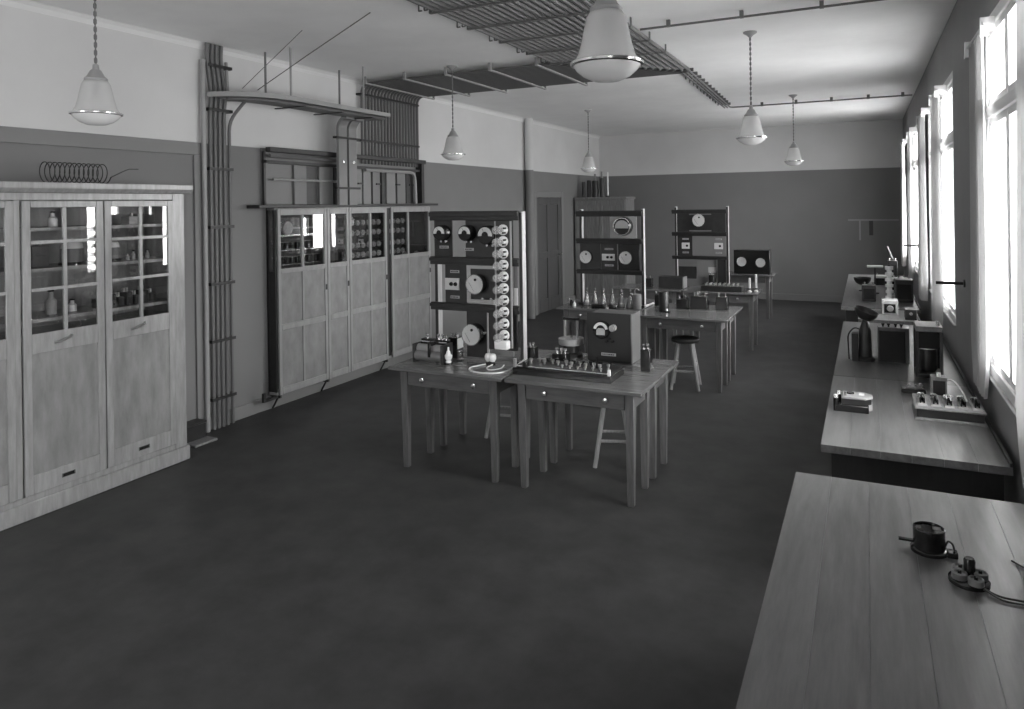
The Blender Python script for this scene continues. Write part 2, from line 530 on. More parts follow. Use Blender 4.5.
# cable tray hung from the ceiling, with the duct down to the wall cabinet
t = thing('cable_tray', 'long cable shelf hung on rods above the wall cabinet, curving in to the wall', 'cable tray', (-5.18, 5.5, 3.10))
def tray_edge(off):
    P = []
    for k in range(9):
        a = PI / 2 * k / 8
        P.append((-0.295 + (0.295 + off) * math.sin(a), -0.84 + 0.50 * (1 - math.cos(a)) - (off * 0.4) * (1 - math.sin(a)), 0))
    P.append((off, 1.17, 0))
    return P
out, inn = tray_edge(0.19), tray_edge(-0.17)
b = MB()
for zz in (0.0, 0.012):
    A = [b.bm.verts.new((p[0], p[1], zz)) for p in out]
    B = [b.bm.verts.new((p[0], p[1], zz)) for p in inn]
    for k in range(len(A) - 1): b.bm.faces.new((A[k], A[k + 1], B[k + 1], B[k]))
b.build('tray_bed', 'pipelight', t, smooth=False)
def rail_strip(path, z0, z1, th):
    b = MB()
    pr = []
    for i, p in enumerate(path):
        q = Vector(path[min(i + 1, len(path) - 1)]) - Vector(path[max(i - 1, 0)])
        nrm = Vector((q.y, -q.x, 0)).normalized() * th
        p = Vector(p)
        pr.append([b.bm.verts.new(p + o + Vector((0, 0, z))) for o, z in ((Vector(), z0), (nrm, z0), (nrm, z1), (Vector(), z1))])
    for i in range(len(pr) - 1):
        for k in range(4): b.bm.faces.new((pr[i][k], pr[i][(k + 1) % 4], pr[i + 1][(k + 1) % 4], pr[i + 1][k]))
    b.bm.faces.new(pr[0]); b.bm.faces.new(pr[-1])
    return b
rail_strip(out, -0.01, 0.035, 0.012).build('tray_rail', 'pipelight', t, smooth=False)
rail_strip(inn, -0.01, 0.035, -0.012).build('tray_rail', 'pipelight', t, smooth=False)
for o in (-0.08, -0.02, 0.05, 0.11):
    MB().tube([(p[0], p[1], -0.022) for p in tray_edge(o)[2:]], 0.017, 8).build('tray_cable', 'pipe', t)
for y in (-0.2, 0.35, 0.85):
    MB().box(-0.19, 0.2, y - 0.012, y + 0.012, -0.05, -0.04).build('tray_strap', 'iron', t)
for y in (-0.34, 0.74):
    MB().cyl((-0.175, y, 0), (-0.175, y, 0.5), 0.011, 8).build('hanger_rod', 'pipe', t)
    MB().cyl((0.185, y - 0.03, 0), (0.185, y - 0.03, 0.5), 0.011, 8).build('hanger_rod', 'pipelight', t)
for x0, x1, a in ((-0.27, -0.20, 0.70), (-0.27, -0.20, 0.87)):
    pts = [(-0.05, a + 0.07, -0.04), (-0.12, a + 0.07, -0.045), (-0.18, a + 0.07, -0.12), (-0.18, a + 0.07, -1.02)]
    path = bend(pts, 0.1)
    b = MB()
    pr = []
    for i, p in enumerate(path):
        d = (Vector(path[min(i + 1, len(path) - 1)]) - Vector(path[max(i - 1, 0)])).normalized()
        nn = Vector((-d.z, 0, d.x)) * 0.018
        pr.append([b.bm.verts.new(p + s * nn + Vector((0, e, 0))) for s, e in ((-1, -0.068), (1, -0.068), (1, 0.068), (-1, 0.068))])
    for i in range(len(pr) - 1):
        for k in range(4): b.bm.faces.new((pr[i][k], pr[i][(k + 1) % 4], pr[i + 1][(k + 1) % 4], pr[i + 1][k]))
    b.bm.faces.new(pr[0]); b.bm.faces.new(pr[-1])
    b.build('cable_duct', 'duct', t, smooth=False)
for z in (-0.26, -0.83):
    MB().box(-0.21, -0.155, 0.66, 1.06, z - 0.012, z + 0.012).build('duct_strap', 'iron', t)
for z in (-0.53,):
    MB().cyl((-0.165, 0.77, z), (-0.15, 0.77, z), 0.014, 10).cyl((-0.165, 0.94, z), (-0.15, 0.94, z), 0.014, 10).build('duct_screw', 'nickel', t)

# the large bank of pipes: up the left wall, across the ceiling, then towards the viewpoint
t = thing('pipe_bank', 'large bank of parallel conduits climbing the left wall and turning along the ceiling', 'conduit', (XL, 6.80, 0))
NP = 19
for i in range(NP):
    y = 0.03 + i * 0.0645
    x = 2.63 + i * 0.0645
    pts = [(0.05, y, 2.58), (0.05, y, ZC - 0.055), (x, y, ZC - 0.055), (x, -9.4, ZC - 0.055)]
    MB().tube(bend(pts, 0.13, 5), 0.0185, 6).build('conduit', 'pipe', t)
for z in (2.86, 3.42):
    MB().box(0.001, 0.08, -0.02, 1.20, z - 0.012, z + 0.012).build('clamp_bar', 'iron', t)
for x in (0.22, 0.78, 1.34, 1.90, 2.46):
    MB().box(x - 0.016, x + 0.016, -0.12, 1.36, ZC - 0.088, ZC - 0.072).box(x - 0.016, x + 0.016, -0.12, -0.10, ZC - 0.072, ZC - 0.001).box(x - 0.016, x + 0.016, 1.34, 1.36, ZC - 0.072, ZC - 0.001).build('clamp_bar', 'pipelight', t)
for k in range(9):
    y = -0.06 - k * 0.56
    MB().box(2.59, 3.83, y - 0.014, y + 0.014, ZC - 0.084, ZC - 0.074).box(2.59, 2.602, y - 0.014, y + 0.014, ZC - 0.074, ZC - 0.001).box(3.82, 3.83, y - 0.014, y + 0.014, ZC - 0.074, ZC - 0.001).build('clamp_bar', 'pipe', t)
    for q in (2.54, 2.49):
        MB().cyl((q, y, ZC - 0.001), (q, y, ZC - 0.05), 0.006, 6).cyl((q, y, ZC - 0.05), (q + 0.03, y, ZC - 0.05), 0.006, 6).build('hook', 'pipe', t)

# thin run on to the window wall, and single ceiling wires
t = thing('ceiling_conduit', 'thin conduits leaving the pipe bank along the ceiling and turning to the window wall', 'conduit', (-1.80, 7.99, ZC))
for k in range(3):
    x = 0.0 - k * 0.045
    MB().tube(bend([(x, 0, -0.05), (x - 0.13, 3.46 - k * 0.04, -0.05), (2.42, 3.46 - k * 0.04, -0.05)] if k == 0 else [(x, 0, -0.05), (x - 0.13, 3.45, -0.05)], 0.08), 0.012, 6).build('conduit', 'pipe', t)
for k in range(13):
    y = 0.1 + k * 0.26
    MB().box(-0.12 - 0.037 * y, 0.03 - 0.037 * y, y - 0.012, y + 0.012, -0.038, -0.001).build('saddle', 'pipe', t)
    if k > 1: MB().cyl((-0.16 - 0.037 * y, y, -0.001), (-0.16 - 0.037 * y, y, -0.035), 0.009, 6).build('hook', 'pipe', t)
for x in (0.35, 0.85, 1.35, 1.85, 2.3):
    MB().box(x - 0.02, x + 0.02, 3.445, 3.475, -0.064, -0.001).build('saddle', 'pipe', t)
t = thing('ceiling_wire', 'single wire run across the ceiling from the pipe bank towards the nearest windows', 'wire', (-1.74, 5.87, ZC))
MB().tube([(0, 0, -0.05), (2.39, -0.03, -0.05)], 0.010, 6).build('wire', 'pipe', t)
for x in (0.25, 0.85, 1.45, 2.05):
    MB().box(x - 0.015, x + 0.015, -0.03, 0.002, -0.060, -0.001).build('saddle', 'pipe', t)
tag(MB().tube([(-5.03, 4.75, 3.14), (-4.3, 4.62, 3.365), (-3.53, 4.487, ZC - 0.005)], 0.0042, 6).build('stay_wire', 'pipe'),
    'dark stay wire slanting from the cable shelf up to the ceiling', 'wire')
tag(MB().tube([(-5.08, 4.62, 3.14), (-4.40, 4.66, ZC - 0.005)], 0.0028, 6).build('stay_wire', 'pipe'),
    'thin grey stay wire, steeper than the dark one, above the cable shelf', 'wire')

# ------------------------------------------------------------------ glazed cupboard on the left (front faces +X)
def pane_grid(parent, xg, y0, y1, z0, z1, bars_z, bars_y, m, th=0.022):
    """glazing bars and panes in an opening; returns nothing"""
    zs = [z0] + list(bars_z) + [z1]
    yy = [y0] + list(bars_y) + [y1]
    for q in bars_y: MB().box(xg - 0.014, xg + 0.008, q - th / 2, q + th / 2, z0, z1).build('glazing_bar', m, parent)
    for i in range(len(yy) - 1):
        for j in range(len(zs) - 1):
            MB().box(xg - 0.006, xg - 0.002, yy[i], yy[i + 1], zs[j], zs[j + 1]).build('pane', 'cabpane', parent)
    for q in bars_z:
        for i in range(len(yy) - 1):
            a = yy[i] + (th / 2 if i else 0); b = yy[i + 1] - (th / 2 if i < len(yy) - 2 else 0)
            MB().box(xg - 0.014, xg + 0.008, a, b, q - th / 2, q + th / 2).build('glazing_bar', m, parent)

CX = -5.08
t = thing('glazed_cupboard', 'tall varnished wooden cupboard with glazed upper doors against the left wall', 'cupboard', (CX, 3.0, 0))
D = -0.46
Y0, Y1 = -0.95, 1.0                       # local extent along the wall
MB().box(D, -0.022, Y1 - 0.025, Y1, 0.12, 2.18).build('side_panel', 'oakdark', t)
MB().box(D, -0.022, Y0, Y0 + 0.025, 0.12, 2.18).build('side_panel', 'oakdark', t)
MB().box(D, D + 0.012, Y0 + 0.025, Y1 - 0.025, 0.12, 2.16).build('back_panel', 'oakdark', t)
MB().box(D, 0.015, Y0 - 0.02, Y1 + 0.025, 0, 0.12).build('plinth', 'oak', t, bevel=0.008)
mb = MB()
mb.prism([(D, 2.185), (0.03, 2.185), (0.06, 2.215), (0.06, 2.257), (D, 2.257)], 'Y', Y0 - 0.04, Y1 + 0.05)
mb.build('cornice', 'oak', t, bevel=0.004)
f = MB()
f.box(-0.022, 0.006, Y1 - 0.105, Y1, 0.12, 2.185).box(-0.022, 0.006, Y0, Y0 + 0.08, 0.12, 2.185)
f.box(-0.022, 0.006, Y0 + 0.08, Y1 - 0.105, 2.135, 2.185).box(-0.022, 0.006, Y0 + 0.08, Y1 - 0.105, 0.12, 0.16)
f.box(-0.022, 0.006, -0.28, -0.24, 0.16, 2.135)
f.build('face_frame', 'oak', t, bevel=0.003)
for z in (1.20, 1.31, 1.655, 1.935):
    MB().box(D + 0.012, -0.05, Y0 + 0.025, Y1 - 0.025, z - 0.012, z + 0.012).build('shelf', 'oak', t)
def cupdoor(y0, y1, bars, lab):
    d = MB()
    st = 0.052
    d.box(0.0, 0.022, y0, y0 + st, 0.165, 2.13).box(0.0, 0.022, y1 - st, y1, 0.165, 2.13)
    d.box(0.0, 0.022, y0 + st, y1 - st, 2.085, 2.13).box(0.0, 0.022, y0 + st, y1 - st, 1.10, 1.235)
    d.box(0.0, 0.022, y0 + st, y1 - st, 0.165, 0.29)
    dr = d.build('door', 'oak', t, bevel=0.003)
    MB().box(0.001, 0.010, y0 + st, y1 - st, 0.29, 1.10).build('door_panel', 'oakdark', dr)
    pane_grid(dr, 0.014, y0 + st, y1 - st, 1.235, 2.085, bars, [(y0 + y1) / 2], 'oak')
    m = (y0 + y1) / 2
    MB().box(0.022, 0.027, m - 0.045, m + 0.045, 0.215, 0.243).build('label_holder', 'nickel', dr)
    MB().box(0.027, 0.0275, m - 0.037, m + 0.037, 0.219, 0.239).build('label_card', 'ebonite', dr)
    MB().tube(bend([(0.02, y0 + 0.20, 1.155), (0.055, y0 + 0.21, 1.16), (0.055, y0 + 0.29, 1.185), (0.02, y0 + 0.31, 1.19)], 0.02), 0.008, 8).build('handle', 'brass', dr)
cupdoor(-0.235, 0.315, [1.53, 1.85], '')
cupdoor(0.323, 0.892, [1.54, 1.845], '')
cupdoor(-0.865, -0.285, [1.53, 1.85], '')

# apparatus on its shelves (each one stands by itself)
def dome(loc, r, h, label):
    t = thing('dome_galvanometer', label, 'instrument', loc)
    MB().lathe([(0, 0), (r * 1.15, 0), (r * 1.15, 0.015), (r, 0.02), (0, 0.02)], n=20).build('base', 'ebonite', t)
    MB().lathe([(r, 0.02), (r, h * 0.62)], n=20).build('body', 'grey', t)
    MB().lathe([(r, h * 0.62), (r * 0.9, h * 0.8), (r * 0.55, h * 0.95), (0, h)], n=20).build('cap', 'white', t)
def jar_bottle(loc, r, h, label, m='clear', cat='bottle', group=None):
    t = thing('glass_jar', label, cat, loc, group=group)
    MB().lathe([(0, 0), (r, 0), (r, h * 0.6), (r * 0.45, h * 0.75), (r * 0.45, h), (0, h)], n=14).build('jar_body', m, t)
    MB().lathe([(0, h), (r * 0.55, h), (r * 0.55, h * 1.1), (0, h * 1.1)], n=12).build('stopper', 'ebonite', t)
def smallbox(loc, w, d, h, label, m, knob=2, group=None):
    t = thing('terminal_box', label, 'instrument', loc, group=group)
    MB().box(-d / 2, d / 2, -w / 2, w / 2, 0, h).build('case', m, t, bevel=0.004)
    for k in range(knob):
        y = -w / 2 + w * (k + 0.5) / knob
        MB().cyl((0, y, h), (0, y, h + 0.03), 0.011, 8).build('terminal', 'brass', t)
sx = CX - 0.22
dome((sx, 3.53, 1.667), 0.06, 0.17, 'round instrument with pale domed cap on the middle shelf of the glazed cupboard')
dome((sx + 0.02, 3.22, 1.667), 0.075, 0.19, 'larger round instrument left of the pale domed one in the glazed cupboard')
jar_bottle((sx, 3.10, 1.947), 0.03, 0.1, 'small stoppered jar on the top shelf of the glazed cupboard, left pane', 'white')
smallbox((sx, 3.46, 1.947), 0.1, 0.1, 0.13, 'square grey box on the top shelf of the glazed cupboard, third pane', 'greylight', 0)
smallbox((sx, 3.70, 1.947), 0.11, 0.1, 0.06, 'low pale box on the top shelf of the glazed cupboard, rightmost pane', 'cardgrey', 1)
for k, y in enumerate((3.64, 3.69, 3.75, 3.81)):
    jar_bottle((sx + 0.03, y, 1.667), 0.017, 0.05 + 0.015 * (k % 2), 'tiny stoppered bottle behind the right panes on the middle cupboard shelf, %s from the left' % ('first', 'second', 'third', 'last')[k], 'greylight', group='tiny bottles on the middle cupboard shelf')
for k in range(7):
    smallbox((sx + 0.05, 3.40 + 0.067 * k, 1.322), 0.05, 0.12, 0.07 + 0.03 * ((k * 3) % 2), 'small black terminal box on the lower shelf of the glazed cupboard, %s from the left' % ('first', 'second', 'third', 'fourth', 'fifth', 'sixth', 'last')[k], 'slate', 2, group='black terminal boxes on the lower cupboard shelf')
jar_bottle((sx, 3.08, 1.322), 0.035, 0.16, 'tall pale jar on the lower shelf of the glazed cupboard, left pane', 'greylight')
jar_bottle((sx, 3.23, 1.322), 0.028, 0.08, 'short pale jar on the lower shelf of the glazed cupboard, left pane', 'white')
smallbox((sx, 2.98, 1.667), 0.12, 0.12, 0.15, 'dark square box on the middle shelf of the glazed cupboard, left pane', 'slate', 2)

# coil of wire on top of the cupboard
pts = [(0.075 * math.cos(a), -0.26 + 0.0055 * a, 0.079 + 0.075 * math.sin(a)) for a in [k * 2 * PI / 18 for k in range(18 * 13)]]
pts += [(0.04, 0.30, 0.10), (0.0, 0.38, 0.125), (0.0, 0.46, 0.128)]
t = thing('wire_coil', 'loose coil of dark wire lying on top of the glazed cupboard', 'wire', (CX - 0.20, 3.29, 2.2575))
MB().tube(pts, 0.0035, 5).build('coil', 'iron', t)

t = thing('dark_box', 'small dark box on the floor at the corner of the glazed cupboard', 'box', (-5.43, 4.33, 0.02))
MB().box(-0.06, 0.06, -0.10, 0.10, 0, 0.13).build('case', 'iron', t, bevel=0.004)
MB().box(-0.065, 0.065, -0.105, 0.105, 0.13, 0.15).build('lid', 'slate', t, bevel=0.004)
tag(MB().box(-5.54, -5.25, 4.22, 4.45, 0, 0.02).build('floor_board', 'midwood', bevel=0.004), 'short thin board on the floor under the small dark box', 'board')

# ------------------------------------------------------------------ switch cabinet on the left wall, hung clear of the floor
QX = -5.45
t = thing('switch_cabinet', 'long wall cabinet of pale panelled doors with small glazed tops, on iron brackets', 'cabinet', (QX, 5.345, 0.145))
H = 1.91
Dq = -0.115
L = 2.80
MB().box(Dq, Dq + 0.012, 0.0, L, 0, H).build('back_panel', 'slate', t)
MB().box(Dq, 0.0, 0.0, L, 0.0, 0.03).build('bottom_panel', 'cabframe', t)
MB().box(Dq, 0.0, 0.0, L, H - 0.02, H).build('top_panel', 'cabframe', t)
MB().box(Dq, 0.0, L - 0.02, L, 0.03, H - 0.02).build('side_panel', 'cabframe', t)
s = MB().box(-0.03, 0.0, 0, 0.02, 0.03, H - 0.02).box(Dq, Dq + 0.03, 0, 0.02, 0.03, H - 0.02).box(Dq + 0.03, -0.03, 0, 0.02, 1.22, 1.26).build('side_frame', 'slate', t)
MB().box(Dq + 0.03, -0.03, 0.006, 0.012, 1.26, H - 0.02).build('pane', 'cabpane', s)
MB().box(Dq + 0.03, -0.03, 0.004, 0.014, 0.03, 1.22).build('side_board', 'slate', s)
MB().box(Dq, 0.0, 1.83, 1.91, 0.03, H - 0.02).build('partition', 'slate', t)
# door leaves: (y0, y1, centre bar)
def qdoor(y0, y1, mid):
    y0, y1 = y0 * 1.022, y1 * 1.022
    mid = mid * 1.022 if mid else None
    st = 0.04
    d = MB()
    d.box(0, 0.024, y0, y0 + st, 0.0, H - 0.01).box(0, 0.024, y1 - st, y1, 0.0, H - 0.01)
    zz = ((0, 0.07), (0.655, 0.715), (1.235, 1.285), (H - 0.075, H - 0.01))
    for a, b in zz: d.box(0, 0.024, y0 + st, y1 - st, a, b)
    if mid: 
        for (a, b) in ((0.07, 0.655), (0.715, 1.235), (1.285, H - 0.075)):
            d.box(0.0, 0.022, mid - 0.016, mid + 0.016, a, b)
    dr = d.build('door', 'cabframe', t, bevel=0.003)
    cols = [(y0 + st, mid - 0.016), (mid + 0.016, y1 - st)] if mid else [(y0 + st, y1 - st)]
    for c0, c1 in cols:
        MB().box(0.002, 0.012, c0, c1, 0.07, 0.655).build('door_panel', 'cabin', dr)
        MB().box(0.002, 0.012, c0, c1, 0.715, 1.235).build('door_panel', 'cabin', dr)
        MB().box(0.008, 0.012, c0, c1, 1.285, H - 0.075).build('pane', 'cabpane', dr)
    MB().box(0.024, 0.03, y1 - 0.032, y1 - 0.012, 1.0, 1.06).build('lock_plate', 'iron', dr)
qdoor(0.02, 0.725, 0.365)
qdoor(0.733, 1.085, None)
qdoor(1.093, 1.785, 1.475)
qdoor(1.875, 2.73, 2.235)
# what shows behind the panes: breakers, bus bars, rows of round fuses
for k in range(6):
    z = 1.31 + k * 0.075
    MB().box(Dq + 0.012, Dq + 0.06, 0.06, 0.70, z, z + 0.018).build('bus_bar', 'pipelight' if k % 2 else 'nickel', t)
for k in range(8):
    for j in range(2):
        y = 0.09 + k * 0.08
        MB().box(Dq + 0.06, Dq + 0.095, y, y + 0.04, 1.32 + 0.15 * j, 1.40 + 0.15 * j).build('breaker', 'ebonite', t)
MB().lathe([(0, 0), (0.07, 0), (0.07, 0.03), (0.05, 0.04), (0, 0.04)], (Dq + 0.07, 0.2, 1.70), 16, 'X').build('dial', 'cardgrey', t)
MB().box(Dq + 0.012, Dq + 0.05, 0.80, 1.02, 1.30, 1.78).build('switch_board', 'grey', t)
fz = MB().lathe([(0.0, 0.026), (0.012, 0.026), (0.014, 0.02), (0.031, 0.018), (0.036, 0.0)], n=10, axis='X').build('fuse', 'card', t, loc=(Dq + 0.06, 1.16, 1.34))
first = True
for z in (1.335, 1.45, 1.60, 1.72):
    for k in range(17):
        y = 1.15 + 0.1 * k
        if 1.79 < y < 1.93 or y > 2.28: continue
        if first: first = False; fz.location = (Dq + 0.06, y, z); continue
        share(fz, t, (Dq + 0.06, y, z))
MB().box(-0.06, -0.05, 2.31, 2.76, 1.28, 1.80).build('blank_board', 'slate', t)
# ledge above
MB().box(Dq, 0.06, -0.25, L + 0.14, H + 0.001, H + 0.035).build('ledge', 'slate', t, bevel=0.004)
# iron brackets below
for y in (0.03, 0.74, 1.80, 2.65):
    g = MB()
    g.box(Dq, 0.02, y - 0.012, y + 0.012, -0.03, -0.001)
    g.tube([(-0.02, y, -0.03), (Dq + 0.02, y, -0.15)], 0.010, 6)
    g.box(Dq - 0.01, Dq + 0.012, y - 0.015, y + 0.015, -0.16, -0.03)
    g.build('bracket', 'iron', t)
MB().box(-0.03, 0.0, -0.17, 0.03, -0.03, -0.005).build('bracket_arm', 'iron', t)
MB().box(-0.03, 0.0, -0.17, -0.145, -0.005, 0.06).build('bracket_arm', 'iron', t)

# distribution frame above the cabinet
t = thing('distribution_frame', 'open wooden distribution frame of upright boards above the wall cabinet', 'switchboard', (XL, 5.28, 2.091))
MB().box(0, 0.02, 0.0, 2.74, 0, 0.58).build('back_board', 'grey', t)
MB().box(0.075, 0.14, 0.0, 2.78, 0.535, 0.585).build('top_beam', 'slate', t, bevel=0.004)
MB().box(0.02, 0.09, 0.0, 2.74, 0.425, 0.455).build('cross_beam', 'slate', t)
MB().box(0.02, 0.12, 2.70, 2.76, 0.0, 0.545).build('end_post', 'slate', t, bevel=0.003)
MB().box(0.02, 0.05, 0.0, 0.03, 0.0, 0.545).build('end_post', 'slate', t, bevel=0.003)
for y0, y1, m in ((0.42, 0.60, 'grey'), (0.60, 0.76, 'slate'), (0.80, 1.02, 'duct'), (1.04, 1.12, 'slate'), (1.42, 1.53, 'midwood'), (1.56, 1.70, 'duct'), (1.74, 1.88, 'grey'),
                  (1.92, 1.98, 'slate'), (2.02, 2.20, 'duct'), (2.24, 2.42, 'grey'), (2.44, 2.60, 'slate')):
    MB().box(0.02, 0.05, y0, y1, 0.0, 0.42).build('board', m, t)
MB().cyl((0.07, 0.1, 0.26), (0.07, 1.3, 0.26), 0.013, 8).build('conduit', 'pipelight', t)
MB().tube(bend([(0.09, 1.55, 0.41), (0.09, 2.58, 0.41), (0.09, 2.60, 0.0)], 0.1), 0.02, 8).build('conduit', 'greylight', t)
MB().cyl((0.08, 0.05, 0.50), (0.08, 1.1, 0.50), 0.02, 8).build('conduit', 'pipe', t)
for y in (1.45, 1.80, 2.2, 2.5):
    MB().box(0.05, 0.065, y, y + 0.09, 0.235, 0.255).build('clamp', 'iron', t)

# ------------------------------------------------------------------ pendant lamps
def pendant(x, y, zrim, label):
    t = thing('pendant_lamp', label, 'lamp', (x, y, ZC), group='pendant lamps')
    z = zrim - ZC
    MB().lathe([(0, 0), (0.062, 0), (0.06, -0.012), (0.03, -0.03), (0.012, -0.05), (0, -0.05)], n=18).build('ceiling_rose', 'greylight', t)
    ch = MB()
    n = 14
    top, bot = -0.045, z + 0.29
    for k in range(n):
        a = top + (bot - top) * k / n
        b = top + (bot - top) * (k + 0.86) / n
        ch.lathe([(0.004, a), (0.009, a + (b - a) * 0.25), (0.009, a + (b - a) * 0.75), (0.004, b)], n=6)
    ch.cyl((0, 0, top), (0, 0, bot), 0.0045, 6)
    ch.build('suspension', 'pipe', t)
    MB().lathe([(0.0, z + 0.30), (0.016, z + 0.29), (0.018, z + 0.265), (0.03, z + 0.255), (0.045, z + 0.225), (0.062, z + 0.208), (0.06, z + 0.196), (0.0, z + 0.196)], n=20).build('cap', 'greylight', t)
    MB().lathe([(0.045, z + 0.200), (0.062, z + 0.194), (0.074, z + 0.175), (0.083, z + 0.135), (0.094, z + 0.08), (0.107, z + 0.035), (0.127, z + 0.004)], n=28).build('glass_shade', 'shade', t)
    MB().cyl((0, 0, z + 0.10), (0, 0, z + 0.19), 0.022, 12).build('lamp_holder', 'iron', t)
    MB().lathe([(0.128, z - 0.007), (0.137, z - 0.003), (0.137, z + 0.006), (0.128, z + 0.010), (0.124, z + 0.0015)], n=28, closed=True).build('rim', 'nickel', t)
    MB().lathe([(0.126, z - 0.005), (0.113, z - 0.024), (0.088, z - 0.045), (0.052, z - 0.061), (0, z - 0.067)], n=28).build('glass_bowl', 'bowl', t)
pendant(-0.872, 2.50, 2.583, 'pendant lamp with bell glass nearest the viewpoint, cut off by the top edge')
pendant(-4.08, 2.64, 2.625, 'pendant lamp with bell glass above the glazed cupboard')
pendant(-0.936, 6.634, 2.635, 'pendant lamp with bell glass over the gap between the second tables and benches')
pendant(-4.124, 6.654, 2.62, 'pendant lamp with bell glass before the pipe bank on the left')
pendant(-0.946, 10.915, 2.63, 'pendant lamp with bell glass farthest back on the window side')
pendant(-4.138, 10.896, 2.63, 'pendant lamp with bell glass farthest back near the tall cupboard')

# ------------------------------------------------------------------ tall cupboard in the far corner, with jars on it
t = thing('corner_cupboard', 'tall dark wooden cupboard in the far left corner', 'cupboard', (-5.54, 13.7, 0))
W, DD, HH = 1.12, 0.6, 2.13
MB().box(0, W, 0.02, DD, 0.0, HH).build('carcass', 'midwood', t, bevel=0.004)
MB().box(-0.015, W + 0.03, -0.03, DD, HH, HH + 0.05).build('cornice', 'midwood', t, bevel=0.008)
for a, b in ((0.01, 0.545), (0.555, 1.11)):
    d = MB().box(a, a + 0.07, -0.005, 0.019, 0.08, HH - 0.02).box(b - 0.07, b, -0.005, 0.019, 0.08, HH - 0.02)
    d.box(a + 0.07, b - 0.07, -0.005, 0.019, 0.08, 0.18).box(a + 0.07, b - 0.07, -0.005, 0.019, 1.0, 1.1).box(a + 0.07, b - 0.07, -0.005, 0.019, HH - 0.12, HH - 0.02)
    d = d.build('door', 'midwood', t, bevel=0.003)
    m = (a + b) / 2
    for z0, z1 in ((0.18, 1.0), (1.1, HH - 0.12)):
        for q0, q1 in ((a + 0.07, m - 0.003), (m + 0.003, b - 0.07)):
            MB().box(q0, q1, 0.006, 0.019, z0, z1).build('door_board', 'midwood', d)
for k, (x, r, h) in enumerate(((0.12, 0.04, 0.33), (0.24, 0.045, 0.36), (0.38, 0.07, 0.35), (0.53, 0.05, 0.40))):
    t = thing('cell_jar', 'dark tall cylindrical jar standing on the corner cupboard, %s from the left' % ('first', 'second', 'third', 'fourth')[k], 'jar', (-5.54 + x, 13.95, HH + 0.05), group='dark jars on the corner cupboard')
    MB().lathe([(0, 0), (r, 0), (r, h * 0.92), (r * 0.9, h), (0, h)], n=14).build('jar_body', 'slate', t)
    if k > 1: MB().cyl((0, 0, h), (0, 0, h + 0.14), 0.02, 10).build('electrode', 'grey', t)
t = thing('glass_tube_stand', 'thin white upright tube on the corner cupboard', 'tube', (-5.54 + 0.66, 13.95, HH + 0.05))
MB().lathe([(0, 0), (0.05, 0), (0.05, 0.03), (0, 0.03)], n=14).build('foot', 'slate', t)
MB().cyl((0, 0, 0.03), (0, 0, 0.52), 0.016, 10).build('tube', 'white', t)

# hook rail on the far wall
t = thing('hook_rail', 'faint pale hook rail with a hanging strip on the far wall', 'rail', (0.12, YF, 1.65))
MB().box(-0.45, 0.45, -0.02, 0, -0.015, 0.015).build('bar', 'greylight', t)
MB().box(-0.25, -0.22, -0.025, -0.02, -0.40, 0.0).build('hanging_strip', 'greylight', t)
MB().box(-0.07, 0.0, -0.03, -0.02, -0.30, -0.015).build('hanging_bag', 'slate', t)

# ------------------------------------------------------------------ work tables
TH = 0.80
def table(x0, x1, y0, y1, label, front=-1, h=TH, group='laboratory tables', drawer=True):
    cx, cy = (x0 + x1) / 2, (y0 + y1) / 2
    t = thing('work_table', label, 'table', (cx, cy, 0), group=group)
    w, d = (x1 - x0) / 2, (y1 - y0) / 2
    MB().box(-w, w, -d, d, h - 0.028, h).build('tabletop', 'tabletop', t, bevel=0.004)
    ix, iy = w - 0.105, d - 0.095
    for sx in (-1, 1):
        for sy in (-1, 1):
            MB().taper(sx * ix, sy * iy, 0, h - 0.028, 0.022, 0.032, -sx * 0.004, 0).build('leg', 'tableleg', t, bevel=0.003)
    a = MB()
    a.box(-ix + 0.032, ix - 0.032, -front * iy - 0.012, -front * iy + 0.012, h - 0.15, h - 0.028)
    for sx in (-1, 1): a.box(sx * ix - 0.012, sx * ix + 0.012, -iy + 0.032, iy - 0.032, h - 0.15, h - 0.028)
    a.build('apron', 'table', t)
    if drawer:
        f = front * iy
        y_0, y_1 = (f - 0.026, f - 0.006) if front < 0 else (f + 0.006, f + 0.026)
        dr = MB().box(-ix + 0.035, ix - 0.035, y_0, y_1, h - 0.148, h - 0.036).build('drawer', 'table', t, bevel=0.004)
        for q in (-0.22, 0.24):
            k = MB()
            yy = y_0 if front < 0 else y_1
            k.lathe([(0.006, 0), (0.006, 0.012), (0.018, 0.016), (0.02, 0.024), (0.0, 0.03)] , (q, yy, h - 0.095), 12, 'Y')
            if front > 0:
                for v in k.bm.verts: v.co.y = 2 * yy - v.co.y
            k.build('knob', 'nickel', dr)
    return t
table(-3.42, -2.41, 4.50, 5.02, 'left table of the front row, carrying the rack with bulbs')
table(-2.385, -1.36, 4.50, 5.02, 'right table of the front row, carrying the long black slide box')
table(-3.42, -2.41, 5.03, 5.54, 'rear left table of the nearest cluster, behind the rack with bulbs', front=1)
table(-2.385, -1.36, 5.03, 5.54, 'rear right table of the nearest cluster, carrying the black meter cabinet', front=1)
table(-3.44, -2.41, 7.86, 8.38, 'left table of the second row, carrying the conical flasks')
table(-2.385, -1.345, 7.60, 8.12, 'right table of the second row, with the stool pulled up under its drawer')
table(-3.44, -2.41, 8.39, 8.91, 'rear left table of the second cluster, behind the flasks', front=1)
table(-2.385, -1.345, 8.13, 8.66, 'rear right table of the second cluster, carrying dark boxes', front=1)
table(-3.42, -2.41, 9.92, 10.52, 'left table of the third row, carrying the slate coloured box')
table(-2.385, -1.345, 9.92, 10.52, 'right table of the third row, carrying two pale tubes at its edge')
